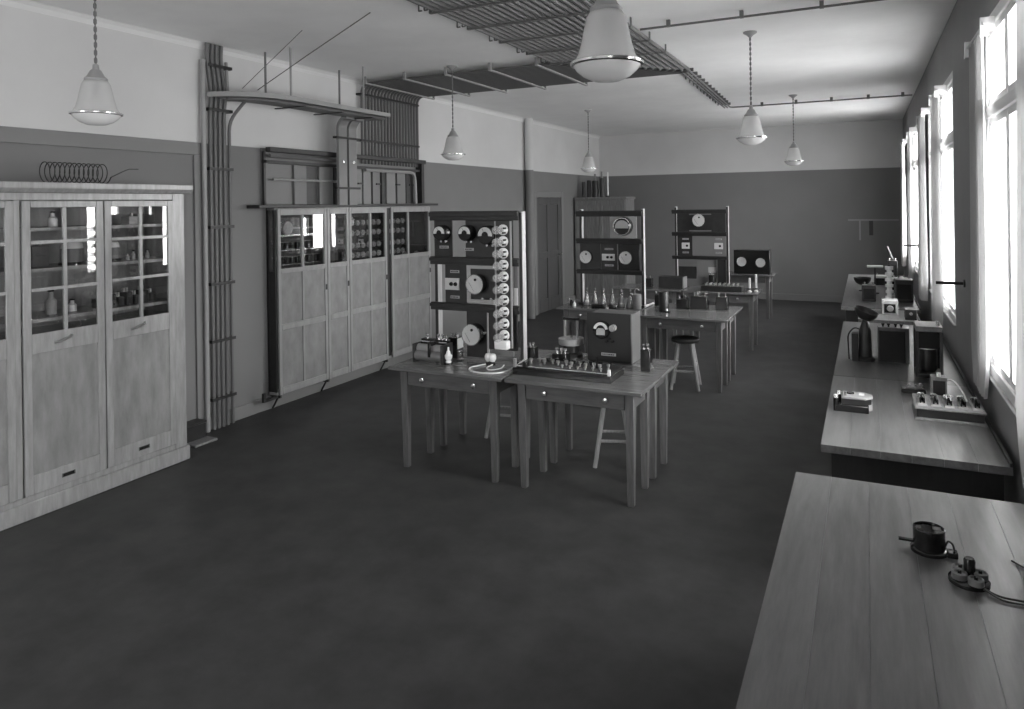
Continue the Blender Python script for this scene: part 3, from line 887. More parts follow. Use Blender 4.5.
table(-2.55, -1.46, 12.70, 13.25, 'farthest table, carrying the black box with two dials', h=0.77)

# ------------------------------------------------------------------ stools
def stool(x, y, label, rz=0.0, h=0.55):
    t = thing('stool', label, 'stool', (x, y, 0), rz, group='round wooden stools')
    MB().lathe([(0, h - 0.045), (0.13, h - 0.045), (0.155, h - 0.035), (0.16, h - 0.015), (0.15, h), (0.10, h - 0.004), (0, h - 0.008)], n=22).build('seat', 'slate', t)
    for k in range(4):
        a = PI / 4 + k * PI / 2
        c, s = math.cos(a), math.sin(a)
        MB().tube([(0.21 * c, 0.21 * s, 0), (0.10 * c, 0.10 * s, h - 0.045)], [0.017, 0.021], 8).build('leg', 'stoolwood', t)
    z = 0.20
    r = 0.10 + 0.11 * (1 - z / (h - 0.045))
    for k in range(4):
        a, b = PI / 4 + k * PI / 2, PI / 4 + (k + 1) * PI / 2
        zz = z + 0.05 * (k % 2)
        r = 0.10 + 0.11 * (1 - zz / (h - 0.045))
        MB().cyl((r * math.cos(a), r * math.sin(a), zz), (r * math.cos(b), r * math.sin(b), zz), 0.013, 8).build('stretcher', 'stoolwood', t)
    return t
stool(-1.84, 7.78, 'wooden stool with round dark seat at the right table of the second row', 0.15)
stool(-1.84, 5.33, 'wooden stool under the rear right table of the nearest cluster', 0.3)
stool(-2.95, 5.60, 'wooden stool under the rear left table of the nearest cluster, below the rack with bulbs', 0.2)

# ------------------------------------------------------------------ instrument makers
def dial(parent, x, z, y, r, depth, m='dialcard', dot=True):
    c = MB().lathe([(0, -0.001), (r * 1.06, -0.001), (r * 1.06, depth * 0.8), (r * 1.1, depth * 0.82), (r * 1.1, depth), (r, depth)], (x, y, z), 28, 'Y').build('dial_case', 'ebonite', parent)
    MB().lathe([(r * 1.02, depth - 0.002), (r * 1.11, depth - 0.002), (r * 1.11, depth + 0.006), (r * 1.02, depth + 0.006)], (x, y, z), 28, 'Y', closed=True).build('bezel', 'nickel', c)
    MB().lathe([(0, depth), (r * 1.01, depth), (r * 1.01, depth + 0.002), (0, depth + 0.002)], (x, y, z), 28, 'Y').build('dial_face', m, c)
    if dot:
        MB().lathe([(0, 0), (r * 0.15, 0), (r * 0.15, 0.006), (0, 0.006)], (x + r * 0.12, y - depth - 0.002, z + r * 0.52), 12, 'Y').build('dial_knob', 'ebonite', c)
        a, b = Vector((x - r * 0.1, y - depth - 0.004, z - r * 0.75)), Vector((x - r * 0.7, y - depth - 0.004, z + r * 0.2))
        MB().cyl(a, b, 0.0016, 4).build('scale_line', 'iron', c)
    return c
def meter(parent, x, z, y, r, depth):
    c = MB().lathe([(0, -0.001), (r, -0.001), (r, depth * 0.9), (r * 0.92, depth), (0, depth)], (x, y, z), 26, 'Y').build('meter_case', 'ebonite', parent)
    n = 12
    out = [(x + r * 0.84 * math.cos(PI * (-0.04 + 1.08 * k / n)), z + r * 0.84 * math.sin(PI * (-0.04 + 1.08 * k / n))) for k in range(n + 1)]
    inn = [(x + r * 0.40 * math.cos(PI * (-0.04 + 1.08 * k / n)), z - r * 0.02 + r * 0.40 * math.sin(PI * (-0.04 + 1.08 * k / n))) for k in range(n + 1)][::-1]
    b = MB()
    for k in range(n):
        q = [out[k], out[k + 1], inn[n - k - 1], inn[n - k]]
        b.prism(q, 'Y', y - depth - 0.003, y - depth)
    b.build('meter_scale', 'card', c)
    MB().cyl((x, y - depth - 0.005, z + r * 0.1), (x - r * 0.3, y - depth - 0.005, z + r * 0.68), 0.0015, 4).build('needle', 'iron', c)
    for s in (-1, 1):
        MB().cyl((x + s * r * 0.35 + r * 0.3, y - 0.05, z - r * 1.12), (x + s * r * 0.35 + r * 0.3, y, z - r * 1.12), 0.010, 8).build('terminal', 'nickel', c)
    return c
def plaque(parent, x0, x1, z0, z1, y, holes=2):
    p = MB().box(x0, x1, y - 0.012, y, z0, z1).build('plaque', 'card', parent)
    for k in range(holes):
        x = x0 + (x1 - x0) * (0.45 + 0.3 * k) if holes > 1 else (x0 + x1) / 2 + 0.02
        MB().lathe([(0, 0), (0.018, 0), (0.014, 0.012), (0, 0.014)], (x, y - 0.012, (z0 + z1) / 2), 10, 'Y').build('socket_hole', 'ebonite', p)
def strip_label(parent, x, z, y, w=0.085):
    s = MB().box(x - w / 2, x + w / 2, y - 0.004, y, z - 0.011, z + 0.011).build('label_strip', 'cardgrey', parent)
    r = random.Random(int(x * 1000 + z * 77))
    b = MB()
    q = x - w / 2 + 0.006
    while q < x + w / 2 - 0.012:
        e = r.uniform(0.004, 0.012)
        b.box(q, q + e, y - 0.005, y - 0.004, z - 0.005, z + 0.005)
        q += e + 0.004
    b.build('label_marks', 'slate', s)
def rack_frame(name, label, x0, x1, y, top, group='instrument racks'):
    """frame standing on a table; local origin at the foot of the left post"""
    t = thing(name, label, 'rack', (x0, y, TH), group=group)
    W = x1 - x0
    h = top - TH
    for a in (0.0, W - 0.045):
        MB().box(a + 0.008, a + 0.036, 0.004, 0.066, 0.025, h).build('post', 'lightwood', t, bevel=0.003)
        MB().box(a + 0.010, a + 0.034, -0.004, 0.0038, 0.025, h - 0.01).build('post_front_shade', 'slate', t)  # dark facing puts the shade of the unlit post front into colour
        MB().box(a - 0.01, a + 0.05, -0.04, 0.12, 0, 0.025).build('foot', 'slate', t, bevel=0.003)
    return t, W
def rack_rail(t, x0, x1, z0, z1):
    MB().box(x0, x1, -0.03, -0.0005, z0 - TH, z1 - TH).box(x0, x1, -0.045, -0.03, z0 - TH + (z1 - z0) * 0.45, z1 - TH - 0.008).build('rail', 'rail', t, bevel=0.002)
def rack_panel(t, x0, x1, z0, z1, m='slate'):
    return MB().box(x0, x1, -0.012, 0.0, z0 - TH, z1 - TH).build('panel', m, t, bevel=0.002)

# rack 1: meters, dials and a column of bulbs
X0 = -3.30
t, W = rack_frame('instrument_rack', 'nearest tall rack with black meters, two dials and a column of glass bulbs', X0, -2.465, 4.97 - 0.005, 2.005)
t.location.x += 0.02
for z0, z1 in ((1.935, 2.012), (1.572, 1.637), (1.195, 1.258)): rack_rail(t, -0.02, W - 0.03, z0, z1)
def X(v): return v - X0
def Z(v): return v - TH
rack_panel(t, X(-3.275), X(-3.11), 1.637, 1.935)
meter(t, X(-3.185), Z(1.835), -0.012, 0.063, 0.085); strip_label(t, X(-3.19), Z(1.715), -0.012)
rack_panel(t, X(-2.985), X(-2.55), 1.637, 1.935)
meter(t, X(-2.945), Z(1.835), -0.012, 0.064, 0.085); strip_label(t, X(-2.95), Z(1.70), -0.012)
meter(t, X(-2.755), Z(1.82), -0.012, 0.075, 0.085)
rack_panel(t, X(-3.185), X(-2.975), 1.258, 1.572)
plaque(t, X(-3.18), X(-3.045), Z(1.365), Z(1.46), -0.012, 2)
strip_label(t, X(-3.09), Z(1.515), -0.012); strip_label(t, X(-3.09), Z(1.305), -0.012)
p = rack_panel(t, X(-2.97), X(-2.62), 1.268, 1.572, 'slate')
MB().box(X(-2.97), X(-2.94), -0.026, -0.012, Z(1.268), Z(1.572)).box(X(-2.65), X(-2.62), -0.026, -0.012, Z(1.268), Z(1.572)).box(X(-2.94), X(-2.65), -0.026, -0.012, Z(1.268), Z(1.295)).box(X(-2.94), X(-2.65), -0.026, -0.012, Z(1.545), Z(1.572)).build('panel_border', 'cardgrey', p)
dial(t, X(-2.865), Z(1.425), -0.012, 0.072, 0.07)
for q in (-0.02, 0.06):
    MB().cyl((X(-2.80) + q, -0.04, Z(1.305)), (X(-2.80) + q, -0.012, Z(1.305)), 0.011, 8).build('terminal', 'nickel', t)
rack_panel(t, X(-2.985), X(-2.80), 0.825, 1.195)
dial(t, X(-2.895), Z(1.02), -0.012, 0.078, 0.085)
MB().cyl((X(-2.815), -0.06, Z(1.03)), (X(-2.815), -0.012, Z(1.03)), 0.016, 10).build('terminal', 'nickel', t)
rack_panel(t, X(-2.785), X(-2.52), 0.90, 1.195)
MB().box(X(-2.79), X(-2.778), -0.018, 0.0, Z(0.86), Z(1.19)).build('panel_edge', 'lightwood', t)
MB().box(X(-2.74), X(-2.55), -0.03, -0.012, Z(0.86), Z(0.90)).build('lower_block', 'grey', t)
for q in (-2.685, -2.548):
    MB().box(X(q) - 0.006, X(q) + 0.006, -0.058, -0.046, Z(0.93), Z(1.93)).build('bulb_rail', 'greylight', t)
MB().box(X(-2.68), X(-2.552), -0.054, -0.047, Z(0.93), Z(1.93)).build('bulb_board', 'slate', t)
sk = bu = cp = None
for k in range(10):
    z = Z(1.862 - 0.0925 * k)
    loc = (X(-2.612), -0.054, z)
    if sk is None:
        sk = MB().lathe([(0, 0), (0.043, 0), (0.043, 0.012), (0.032, 0.02), (0.03, 0.045), (0, 0.045)], n=14, axis='Y').build('bulb_socket', 'white', t, loc)
        cp = MB().box(-0.038, -0.022, -0.048, -0.012, -0.007, 0.007).build('socket_contact', 'iron', t, loc)
        cq = MB().box(0.020, 0.034, -0.048, -0.012, 0.006, 0.020).build('socket_contact', 'iron', t, loc)
        cr = MB().box(0.012, 0.030, -0.048, -0.012, -0.030, -0.016).build('socket_contact', 'iron', t, loc)
        bu = MB().lathe([(0.018, 0.044), (0.019, 0.06), (0.03, 0.085), (0.035, 0.11), (0.03, 0.135), (0.016, 0.152), (0, 0.158)], n=16, axis='Y').build('bulb', 'bulb', t, loc)
        fi = MB().tube([(0.0, -0.04, 0), (0.012, -0.10, 0.012), (-0.012, -0.12, 0), (0.012, -0.10, -0.012), (0, -0.04, 0.002)], 0.0025, 4).build('filament', 'nickel', t, loc)
        ca = MB().lathe([(0.0185, 0.045), (0.0185, 0.07), (0.0, 0.07)], n=12, axis='Y').build('bulb_cap', 'greylight', t, loc)
    else:
        for o in (sk, cp, cq, cr, bu, fi, ca): share(o, t, loc)
MB().box(X(-2.675), X(-2.56), -0.12, -0.054, Z(0.925), Z(0.995)).build('porcelain_block', 'white', t, bevel=0.008)
MB().box(X(-2.543), X(-2.512), -0.02, -0.012, Z(1.265), Z(1.40)).build('side_label', 'card', t)
rack_panel(t, X(-2.55), X(-2.51), 1.258, 1.572, 'grey')

# rack 2
X0 = -3.255
t, W = rack_frame('instrument_rack', 'middle rack behind the flasks with one round meter and two pale dials', X0, -2.415, 8.20, 1.985)
for z0, z1 in ((1.895, 1.965), (1.56, 1.625), (1.185, 1.24)): rack_rail(t, -0.03, W - 0.02, z0, z1)
p = rack_panel(t, X(-2.845), X(-2.505), 1.63, 1.89, 'cardgrey')
c = MB().lathe([(0, 0), (0.115, 0), (0.115, 0.07), (0.10, 0.085), (0, 0.085)], (X(-2.665), -0.012, Z(1.775)), 28, 'Y').build('meter_case', 'ebonite', t)
MB().prism([(X(-2.665) + 0.085 * math.cos(a), Z(1.772) + 0.078 * math.sin(a)) for a in [PI * (-0.08 + 1.16 * k / 14) for k in range(15)]], 'Y', -0.100, -0.096).build('meter_scale', 'cardgrey', c)
MB().lathe([(0.098, 0.083), (0.108, 0.083), (0.108, 0.09), (0.098, 0.09)], (X(-2.665), -0.012, Z(1.775)), 28, 'Y', closed=True).build('bezel', 'nickel', c)
MB().cyl((X(-2.57), -0.085, Z(1.79)), (X(-2.57), -0.105, Z(1.79)), 0.014, 10).build('terminal', 'nickel', c)
rack_panel(t, X(-3.24), X(-2.97), 1.24, 1.56, 'slate')
dial(t, X(-3.15), Z(1.395), -0.012, 0.072, 0.05)
rack_panel(t, X(-2.965), X(-2.755), 1.24, 1.56, 'slate')
plaque(t, X(-2.95), X(-2.785), Z(1.355), Z(1.435), -0.012, 2)
strip_label(t, X(-2.86), Z(1.495), -0.012, 0.11); strip_label(t, X(-2.86), Z(1.295), -0.012, 0.11)
rack_panel(t, X(-2.745), X(-2.475), 1.24, 1.56, 'ebonite')
MB().box(X(-2.755), X(-2.743), -0.02, -0.0, Z(1.25), Z(1.55)).build('panel_edge', 'grey', t)
dial(t, X(-2.635), Z(1.395), -0.012, 0.072, 0.05)

# rack 3
X0 = -2.60
t, W = rack_frame('instrument_rack', 'farthest rack with a single small dial and two white plaques', X0, -1.80, 10.40, 1.99)
for z0, z1 in ((1.885, 1.945), (1.555, 1.615), (1.21, 1.262)): rack_rail(t, -0.03, W - 0.03, z0, z1)
rack_panel(t, X(-2.555), X(-1.845), 1.615, 1.885, 'slate')
for z in (1.865, 1.622): MB().box(X(-2.37), X(-2.05), -0.02, -0.012, Z(z), Z(z + 0.018)).build('panel_edge', 'grey', t)
dial(t, X(-2.225), Z(1.785), -0.012, 0.085, 0.05)
rack_panel(t, X(-2.555), X(-2.325), 1.262, 1.555, 'slate')
plaque(t, X(-2.485), X(-2.37), Z(1.365), Z(1.455), -0.012, 1)
strip_label(t, X(-2.43), Z(1.51), -0.012, 0.09); strip_label(t, X(-2.43), Z(1.31), -0.012, 0.09)
MB().box(X(-2.33), X(-2.31), -0.02, 0, Z(1.27), Z(1.55)).build('panel_edge', 'grey', t)
rack_panel(t, X(-2.31), X(-1.845), 1.262, 1.555, 'grey')
plaque(t, X(-2.01), X(-1.885), Z(1.365), Z(1.455), -0.012, 1)
strip_label(t, X(-1.945), Z(1.51), -0.012, 0.09); strip_label(t, X(-1.945), Z(1.31), -0.012, 0.09)
p = rack_panel(t, X(-2.26), X(-1.98), 0.85, 1.21, 'grey')
MB().box(X(-2.10), X(-1.99), -0.016, -0.012, Z(1.02), Z(1.10)).build('number_plate', 'cardgrey', p)
MB().box(X(-1.96), X(-1.845), -0.06, -0.001, 0.0, Z(1.21)).build('dark_cover', 'ebonite', t)
MB().box(X(-2.545), X(-2.28), 0.02, 0.04, 0.12, 0.30).build('back_board', 'slate', t)

# ------------------------------------------------------------------ on the nearest tables
def terminals(parent, pts, z, r=0.010, h=0.03, m='brass', name='terminal'):
    src = None
    for x, y in pts:
        if src is None:
            src = MB().lathe([(r * 0.6, 0), (r * 0.6, h * 0.5), (r, h * 0.55), (r, h), (0, h)], n=10).build(name, m, parent, (x, y, z))
        else: share(src, parent, (x, y, z))
t = thing('slide_rheostat', 'grey sliding rheostat with horizontal coil tubes on the left front table', 'instrument', (-3.185, 4.80, TH))
for a in (-0.14, 0.125):
    MB().box(a, a + 0.015, -0.10, 0.065, 0, 0.15).build('end_plate', 'slate', t, bevel=0.003)
MB().cyl((-0.125, -0.055, 0.055), (0.125, -0.055, 0.055), 0.042, 18).build('coil_tube', 'grey', t)
MB().cyl((-0.125, -0.03, 0.105), (0.125, -0.03, 0.105), 0.036, 18).build('coil_tube', 'greylight', t)
MB().box(-0.125, 0.125, 0.0, 0.06, 0.09, 0.175).build('top_case', 'ebonite', t, bevel=0.004)
MB().box(0.0, 0.04, -0.085, 0.06, 0.14, 0.17).box(0.005, 0.03, -0.10, -0.085, 0.05, 0.17).build('slider', 'ebonite', t, bevel=0.003)
terminals(t, [(-0.08, 0.03), (0.02, 0.04), (0.10, 0.03), (0.06, 0.045)], 0.175, 0.013, 0.04, 'nickel')
MB().cyl((-0.125, 0.0, 0.155), (0.125, 0.0, 0.155), 0.006, 8).build('slide_bar', 'nickel', t)
t = thing('porcelain_insulator', 'small white porcelain insulator standing before the grey rheostat', 'insulator', (-3.015, 4.75, TH))
MB().lathe([(0, 0), (0.022, 0), (0.024, 0.02), (0.017, 0.03), (0.03, 0.05), (0.032, 0.07), (0.018, 0.085), (0.016, 0.10), (0.008, 0.11), (0.008, 0.135), (0, 0.137)], n=18).build('insulator_body', 'white', t)
MB().lathe([(0, 0.0), (0.035, 0.0), (0.03, 0.012), (0.024, 0.014), (0, 0.014)], n=18).build('foot', 'ebonite', t)
def cell_box(x, y, w, d, h, label, mside=None, name='cell_box', mcase='ebonite'):
    t = thing(name, label, 'instrument', (x, y, TH))
    MB().box(-w / 2, w / 2, -d / 2, d / 2, 0, h).build('case', mcase, t, bevel=0.004)
    terminals(t, [(-w * 0.25, -d * 0.2), (w * 0.25, -d * 0.2), (0, d * 0.2)], h, 0.011, 0.032, 'nickel')
    if mside: MB().box(w / 2, w / 2 + 0.003, -d * 0.4, d * 0.4, h * 0.45, h * 0.95).build('side_card', mside, t)
    return t
cell_box(-3.10, 5.0, 0.085, 0.11, 0.17, 'upright black box with a white card on its side, behind the white insulator', 'card')
t = thing('glass_cylinder', 'small glass cylinder beside the upright black box with white card', 'glass', (-2.985, 4.88, TH))
MB().lathe([(0, 0), (0.028, 0), (0.028, 0.008), (0.016, 0.012), (0.016, 0.075), (0.018, 0.08), (0, 0.08)], n=16).build('glass_body', 'clear', t)
t = thing('porcelain_switch', 'white two-lobed porcelain switch on the left front table with a white cord', 'switch', (-2.695, 4.86, TH))
MB().lathe([(0, 0), (0.04, 0), (0.04, 0.012), (0.03, 0.018), (0.012, 0.03), (0, 0.03)], n=18).build('base', 'ebonite', t)
b = MB()
for s in (-1, 1):
    b.lathe([(0, 0.024), (0.018, 0.026), (0.03, 0.045), (0.032, 0.065), (0.024, 0.085), (0, 0.092)], (s * 0.017, 0, 0), 18)
b.build('porcelain_body', 'white', t)
tag(MB().tube(bend([(-2.72, 4.84, TH + 0.006), (-2.79, 4.70, TH + 0.006), (-2.74, 4.60, TH + 0.006), (-2.62, 4.565, TH + 0.006), (-2.50, 4.60, TH + 0.006), (-2.455, 4.72, TH + 0.006), (-2.43, 4.80, TH + 0.03), (-2.36, 4.80, TH + 0.085)], 0.07), 0.006, 6).build('white_cord', 'cord'),
    'white cord looped on the left front table and running to the slide box', 'cord')
tag(MB().tube(bend([(-2.665, 4.88, TH + 0.006), (-2.665, 4.73, TH + 0.006), (-2.60, 4.66, TH + 0.006), (-2.54, 4.75, TH + 0.006), (-2.575, 4.86, TH + 0.006)], 0.05), 0.005, 6).build('white_cord', 'cord'),
    'short inner white cord loop beside the two-lobed porcelain switch', 'cord')

t = thing('slide_box', 'long flat black resistance box with a bright slide wire along its front edge', 'instrument', (-2.01, 4.80, TH))
MB().box(-0.385, 0.385, -0.15, 0.15, 0, 0.052).build('case', 'ebonite', t, bevel=0.003)
MB().box(-0.375, 0.375, -0.13, 0.145, 0.052, 0.058).build('top_plate', 'slate', t)
MB().cyl((-0.36, -0.135, 0.062), (0.36, -0.135, 0.062), 0.0045, 8).build('slide_wire', 'nickel', t)
MB().box(-0.378, -0.36, -0.145, -0.125, 0.052, 0.115).build('end_post', 'greylight', t)
MB().box(0.36, 0.378, -0.145, -0.125, 0.052, 0.095).build('end_post', 'white', t)
MB().box(-0.30, -0.265, -0.155, -0.10, 0.058, 0.10).build('slider', 'ebonite', t, bevel=0.004)
terminals(t, [(-0.30 + 0.055 * k, 0.0 + 0.03 * (k % 2)) for k in range(12)], 0.058, 0.014, 0.035, 'brass')
terminals(t, [(-0.20 + 0.07 * k, 0.095) for k in range(8)], 0.058, 0.017, 0.028, 'ebonite', 'knob')
terminals(t, [(-0.02 + 0.06 * k, -0.06) for k in range(6)], 0.058, 0.011, 0.024, 'brass')
MB().cyl((0.22, 0.02, 0.058), (0.22, 0.02, 0.14), 0.006, 8).build('handle', 'ebonite', t)
cell_box(-2.44, 5.10, 0.065, 0.08, 0.115, 'small black cell with bright terminals behind the left end of the slide box')
t = thing('cell_box', 'low black terminal block with two bright screws behind the slide box', 'instrument', (-2.20, 5.12, TH))
MB().box(-0.06, 0.06, -0.05, 0.05, 0, 0.08).build('case', 'ebonite', t, bevel=0.006)
terminals(t, [(-0.035, 0), (0.0, 0.01), (0.035, 0)], 0.08, 0.014, 0.035, 'nickel')
tag(MB().box(-0.012, 0.012, -0.10, 0.10, 0, 0.02).build('pale_rule', 'card', loc=(-2.335, 5.15, TH)), 'short pale wooden rule lying between the two small black cells', 'ruler')
bpy.data.objects['pale_rule'].rotation_euler = (0, 0, -0.95)
t = thing('galvanometer_stand', 'round galvanometer on a base with two pale uprights, left of the meter cabinet', 'instrument', (-2.22, 5.38, TH))
MB().lathe([(0, 0), (0.095, 0), (0.095, 0.025), (0.07, 0.04), (0.07, 0.10), (0, 0.10)], n=22).build('base', 'slate', t)
MB().lathe([(0.07, 0.10), (0.10, 0.10), (0.105, 0.11), (0.105, 0.15), (0.0, 0.15)], n=24).build('coil_ring', 'greylight', t)
for s in (-1, 1): MB().cyl((s * 0.055, 0, 0.15), (s * 0.055, 0, 0.30), 0.011, 10).build('upright', 'greylight', t)
MB().box(-0.07, 0.07, -0.015, 0.015, 0.30, 0.32).build('cross_piece', 'ebonite', t)
MB().cyl((0, 0, 0.15), (0, 0, 0.28), 0.005, 6).build('suspension', 'iron', t)
MB().cyl((0.02, -0.03, 0.15), (0.02, -0.03, 0.18), 0.008, 8).build('terminal', 'nickel', t)
t = thing('meter_cabinet', 'black upright meter cabinet with a white curved scale on the rear right table', 'instrument', (-1.845, 5.28, TH))
MB().box(-0.17, 0.18, 0.0, 0.23, 0, 0.385).build('case', 'pipe', t, bevel=0.004)
MB().box(-0.19, 0.175, -0.012, 0.0, 0.005, 0.39).build('front_panel', 'black', t, bevel=0.003)
c = MB().lathe([(0, 0), (0.07, 0), (0.07, 0.03), (0.062, 0.04), (0, 0.04)], (-0.06, -0.012, 0.26), 24, 'Y').build('meter_case', 'ebonite', t)
n = 12
def arc(r0, r1, a0, a1, cx, cz, y0, y1):
    b = MB()
    for k in range(n):
        p, q = a0 + (a1 - a0) * k / n, a0 + (a1 - a0) * (k + 1) / n
        b.prism([(cx + r1 * math.cos(p), cz + r1 * math.sin(p)), (cx + r1 * math.cos(q), cz + r1 * math.sin(q)), (cx + r0 * math.cos(q), cz + r0 * math.sin(q)), (cx + r0 * math.cos(p), cz + r0 * math.sin(p))], 'Y', y0, y1)
    return b
arc(0.038, 0.06, 0.15, PI - 0.15, -0.06, 0.262, -0.056, -0.052).build('meter_scale', 'card', c)
MB().prism([(-0.095, 0.222), (-0.025, 0.222), (-0.025, 0.262), (-0.04, 0.275), (-0.08, 0.275), (-0.095, 0.262)], 'Y', -0.056, -0.052).build('meter_plate', 'cardgrey', c)
MB().cyl((0.035, -0.012, 0.28), (0.035, -0.06, 0.28), 0.026, 14).cyl((0.035, -0.06, 0.28), (0.035, -0.075, 0.28), 0.016, 12).build('adjusting_knob', 'greylight', t)
for x, z in ((-0.02, 0.17), (0.03, 0.17), (0.0, 0.19)): MB().cyl((x, -0.012, z), (x, -0.04, z), 0.010, 8).build('terminal', 'ebonite', t)
strip_label(t, -0.01, 0.065, -0.012, 0.12)
cell_box(-1.505, 5.13, 0.075, 0.09, 0.165, 'tall black cell with bright terminals at the right edge of the nearest tables')

# ------------------------------------------------------------------ on the second row of tables
for k in range(6):
    t = thing('conical_flask', 'narrow conical glass flask in the row before the middle rack, %s from the left' % ('first', 'second', 'third', 'fourth', 'fifth', 'last')[k], 'flask', (-3.14 + 0.113 * k, 8.13 - 0.004 * k, TH), group='conical flasks before the middle rack')
    MB().lathe([(0, 0), (0.043, 0), (0.045, 0.012), (0.03, 0.09), (0.014, 0.16), (0.011, 0.195), (0.0, 0.195)], n=16).build('flask_body', 'clear', t)
    MB().lathe([(0, 0.004), (0.036, 0.004), (0.0365, 0.02), (0.026, 0.08), (0.012, 0.14), (0, 0.15)], n=14).build('flask_filling', 'greylight', t)
    MB().lathe([(0.0, 0.195), (0.013, 0.195), (0.013, 0.215), (0, 0.215)], n=10).build('stopper', 'grey', t)
t = thing('flat_black_disc', 'flat black oblong block lying before the conical flasks', 'instrument', (-2.86, 7.99, TH))
MB().lathe([(0, 0), (0.16, 0), (0.17, 0.02), (0.16, 0.045), (0, 0.045)], n=24).build('case', 'ebonite', t)
for v in bpy.data.objects[t.children[0].name].data.vertices: v.co.y *= 0.35
MB().lathe([(0, 0.045), (0.025, 0.045), (0.02, 0.055), (0, 0.055)], n=14).build('knob', 'slate', t)
t = thing('clamp', 'small bright clamp on the front edge of the flask table', 'clamp', (-2.78, 7.855, TH))
MB().box(-0.012, 0.012, -0.02, 0.03, 0.0005, 0.03).box(-0.012, 0.012, -0.02, -0.006, -0.06, 0.0005).build('body', 'greylight', t, bevel=0.003)
MB().cyl((0, -0.025, 0.03), (0, 0.0, 0.055), 0.008, 8).build('screw', 'nickel', t)
t = thing('metal_can', 'grey cylindrical can with a bent wire handle beside the right post of the middle rack', 'can', (-2.475, 8.06, TH))
MB().lathe([(0, 0), (0.052, 0), (0.052, 0.17), (0.047, 0.175), (0, 0.175)], n=20).build('can_body', 'grey', t)
MB().tube(bend([(-0.02, 0, 0.175), (-0.03, 0, 0.215), (0.0, 0, 0.245), (0.03, 0, 0.215)], 0.02), 0.006, 6).build('handle', 'greylight', t)
for k, (x, y, r, h, m) in enumerate(((-3.31, 8.05, 0.022, 0.07, 'ebonite'), (-3.25, 8.0, 0.018, 0.06, 'white'), (-3.36, 8.10, 0.016, 0.085, 'clear'))):
    t = thing('small_bottle', ('small dark bottle', 'small white bottle', 'small clear bottle')[k] + ' at the left end of the flask table', 'bottle', (x, y, TH))
    MB().lathe([(0, 0), (r, 0), (r, h * 0.65), (r * 0.4, h * 0.8), (r * 0.4, h), (0, h)], n=12).build('bottle_body', m, t)
    MB().lathe([(0, h), (r * 0.5, h), (r * 0.5, h + 0.012), (0, h + 0.012)], n=10).build('stopper', 'greylight', t)
tag(MB().cyl((0, 0, 0.0145), (0.02, 0.30, 0.0145), 0.014, 12).build('paper_roll', 'card', loc=(-2.41, 8.16, TH)), 'pale roll of paper lying at the right post of the middle rack', 'paper')
t = thing('cylinder_jar', 'dark upright cylinder with a bright terminal on the right table of the second row', 'jar', (-2.13, 7.98, TH))
MB().lathe([(0, 0), (0.056, 0), (0.056, 0.215), (0.05, 0.225), (0, 0.225)], n=20).build('jar_body', 'slate', t)
MB().box(-0.02, 0.09, -0.09, -0.05, 0, 0.015).build('terminal_plate', 'ebonite', t)
MB().cyl((0.05, -0.07, 0.015), (0.05, -0.07, 0.05), 0.014, 10).build('terminal', 'nickel', t)
for k, (x, y, w, d, h, m, lab) in enumerate((
    (-1.985, 8.30, 0.13, 0.12, 0.11, 'slate', 'leftmost dark box behind the upright cylinder on the second row'),
    (-1.79, 8.33, 0.19, 0.15, 0.15, 'ebonite', 'largest dark box in the middle of the second row tables'),
    (-1.53, 8.34, 0.13, 0.13, 0.15, 'ebonite', 'rightmost dark box on the second row tables'),
    (-2.30, 8.36, 0.07, 0.08, 0.14, 'ebonite', 'narrow dark box just right of the middle rack post'))):
    t = thing('dark_case', lab, 'instrument', (x, y, TH))
    MB().box(-w / 2, w / 2, -d / 2, d / 2, 0, h).build('case', m, t, bevel=0.005)
    terminals(t, [(-w * 0.3, 0), (w * 0.3, 0)], h, 0.013, 0.04, 'nickel')
    if k == 1:
        MB().lathe([(0, h), (0.035, h), (0.03, h + 0.05), (0.012, h + 0.06), (0, h + 0.06)], (-0.02, 0, 0), 14).build('glass_cap', 'clear', t)
        MB().cyl((0.03, 0, h), (0.09, -0.02, h + 0.05), 0.015, 10).build('glass_tube', 'clear', t)
# ------------------------------------------------------------------ on the third row of tables
t = thing('slate_box', 'oblong dark box with a pale end on the left table of the third row', 'box', (-2.59, 10.24, TH))
MB().box(-0.19, 0.165, -0.10, 0.10, 0, 0.165).build('case', 'slate', t, bevel=0.004)
MB().box(0.165, 0.185, -0.10, 0.10, 0, 0.165).build('end_board', 'greylight', t, bevel=0.003)
t = thing('cell_box', 'black cell standing far left on the third row, behind the middle rack post', 'instrument', (-2.94, 10.18, TH))
MB().box(-0.055, 0.055, -0.05, 0.05, 0, 0.13).build('case', 'ebonite', t, bevel=0.004)
terminals(t, [(-0.03, 0), (0.03, 0)], 0.13, 0.013, 0.04, 'nickel')
t = thing('resistance_box', 'flat resistance box with rows of terminals on the right table of the third row', 'instrument', (-1.85, 10.08, TH))
MB().box(-0.28, 0.28, -0.10, 0.10, 0, 0.075).build('case', 'slate', t, bevel=0.003)
terminals(t, [(-0.22 + 0.062 * k, 0.05) for k in range(8)] + [(-0.22 + 0.062 * k, -0.05) for k in range(8)], 0.075, 0.014, 0.032, 'brass')
cell_box(-2.03, 10.28, 0.075, 0.08, 0.20, 'upright black box behind the flat resistance box of the third row')
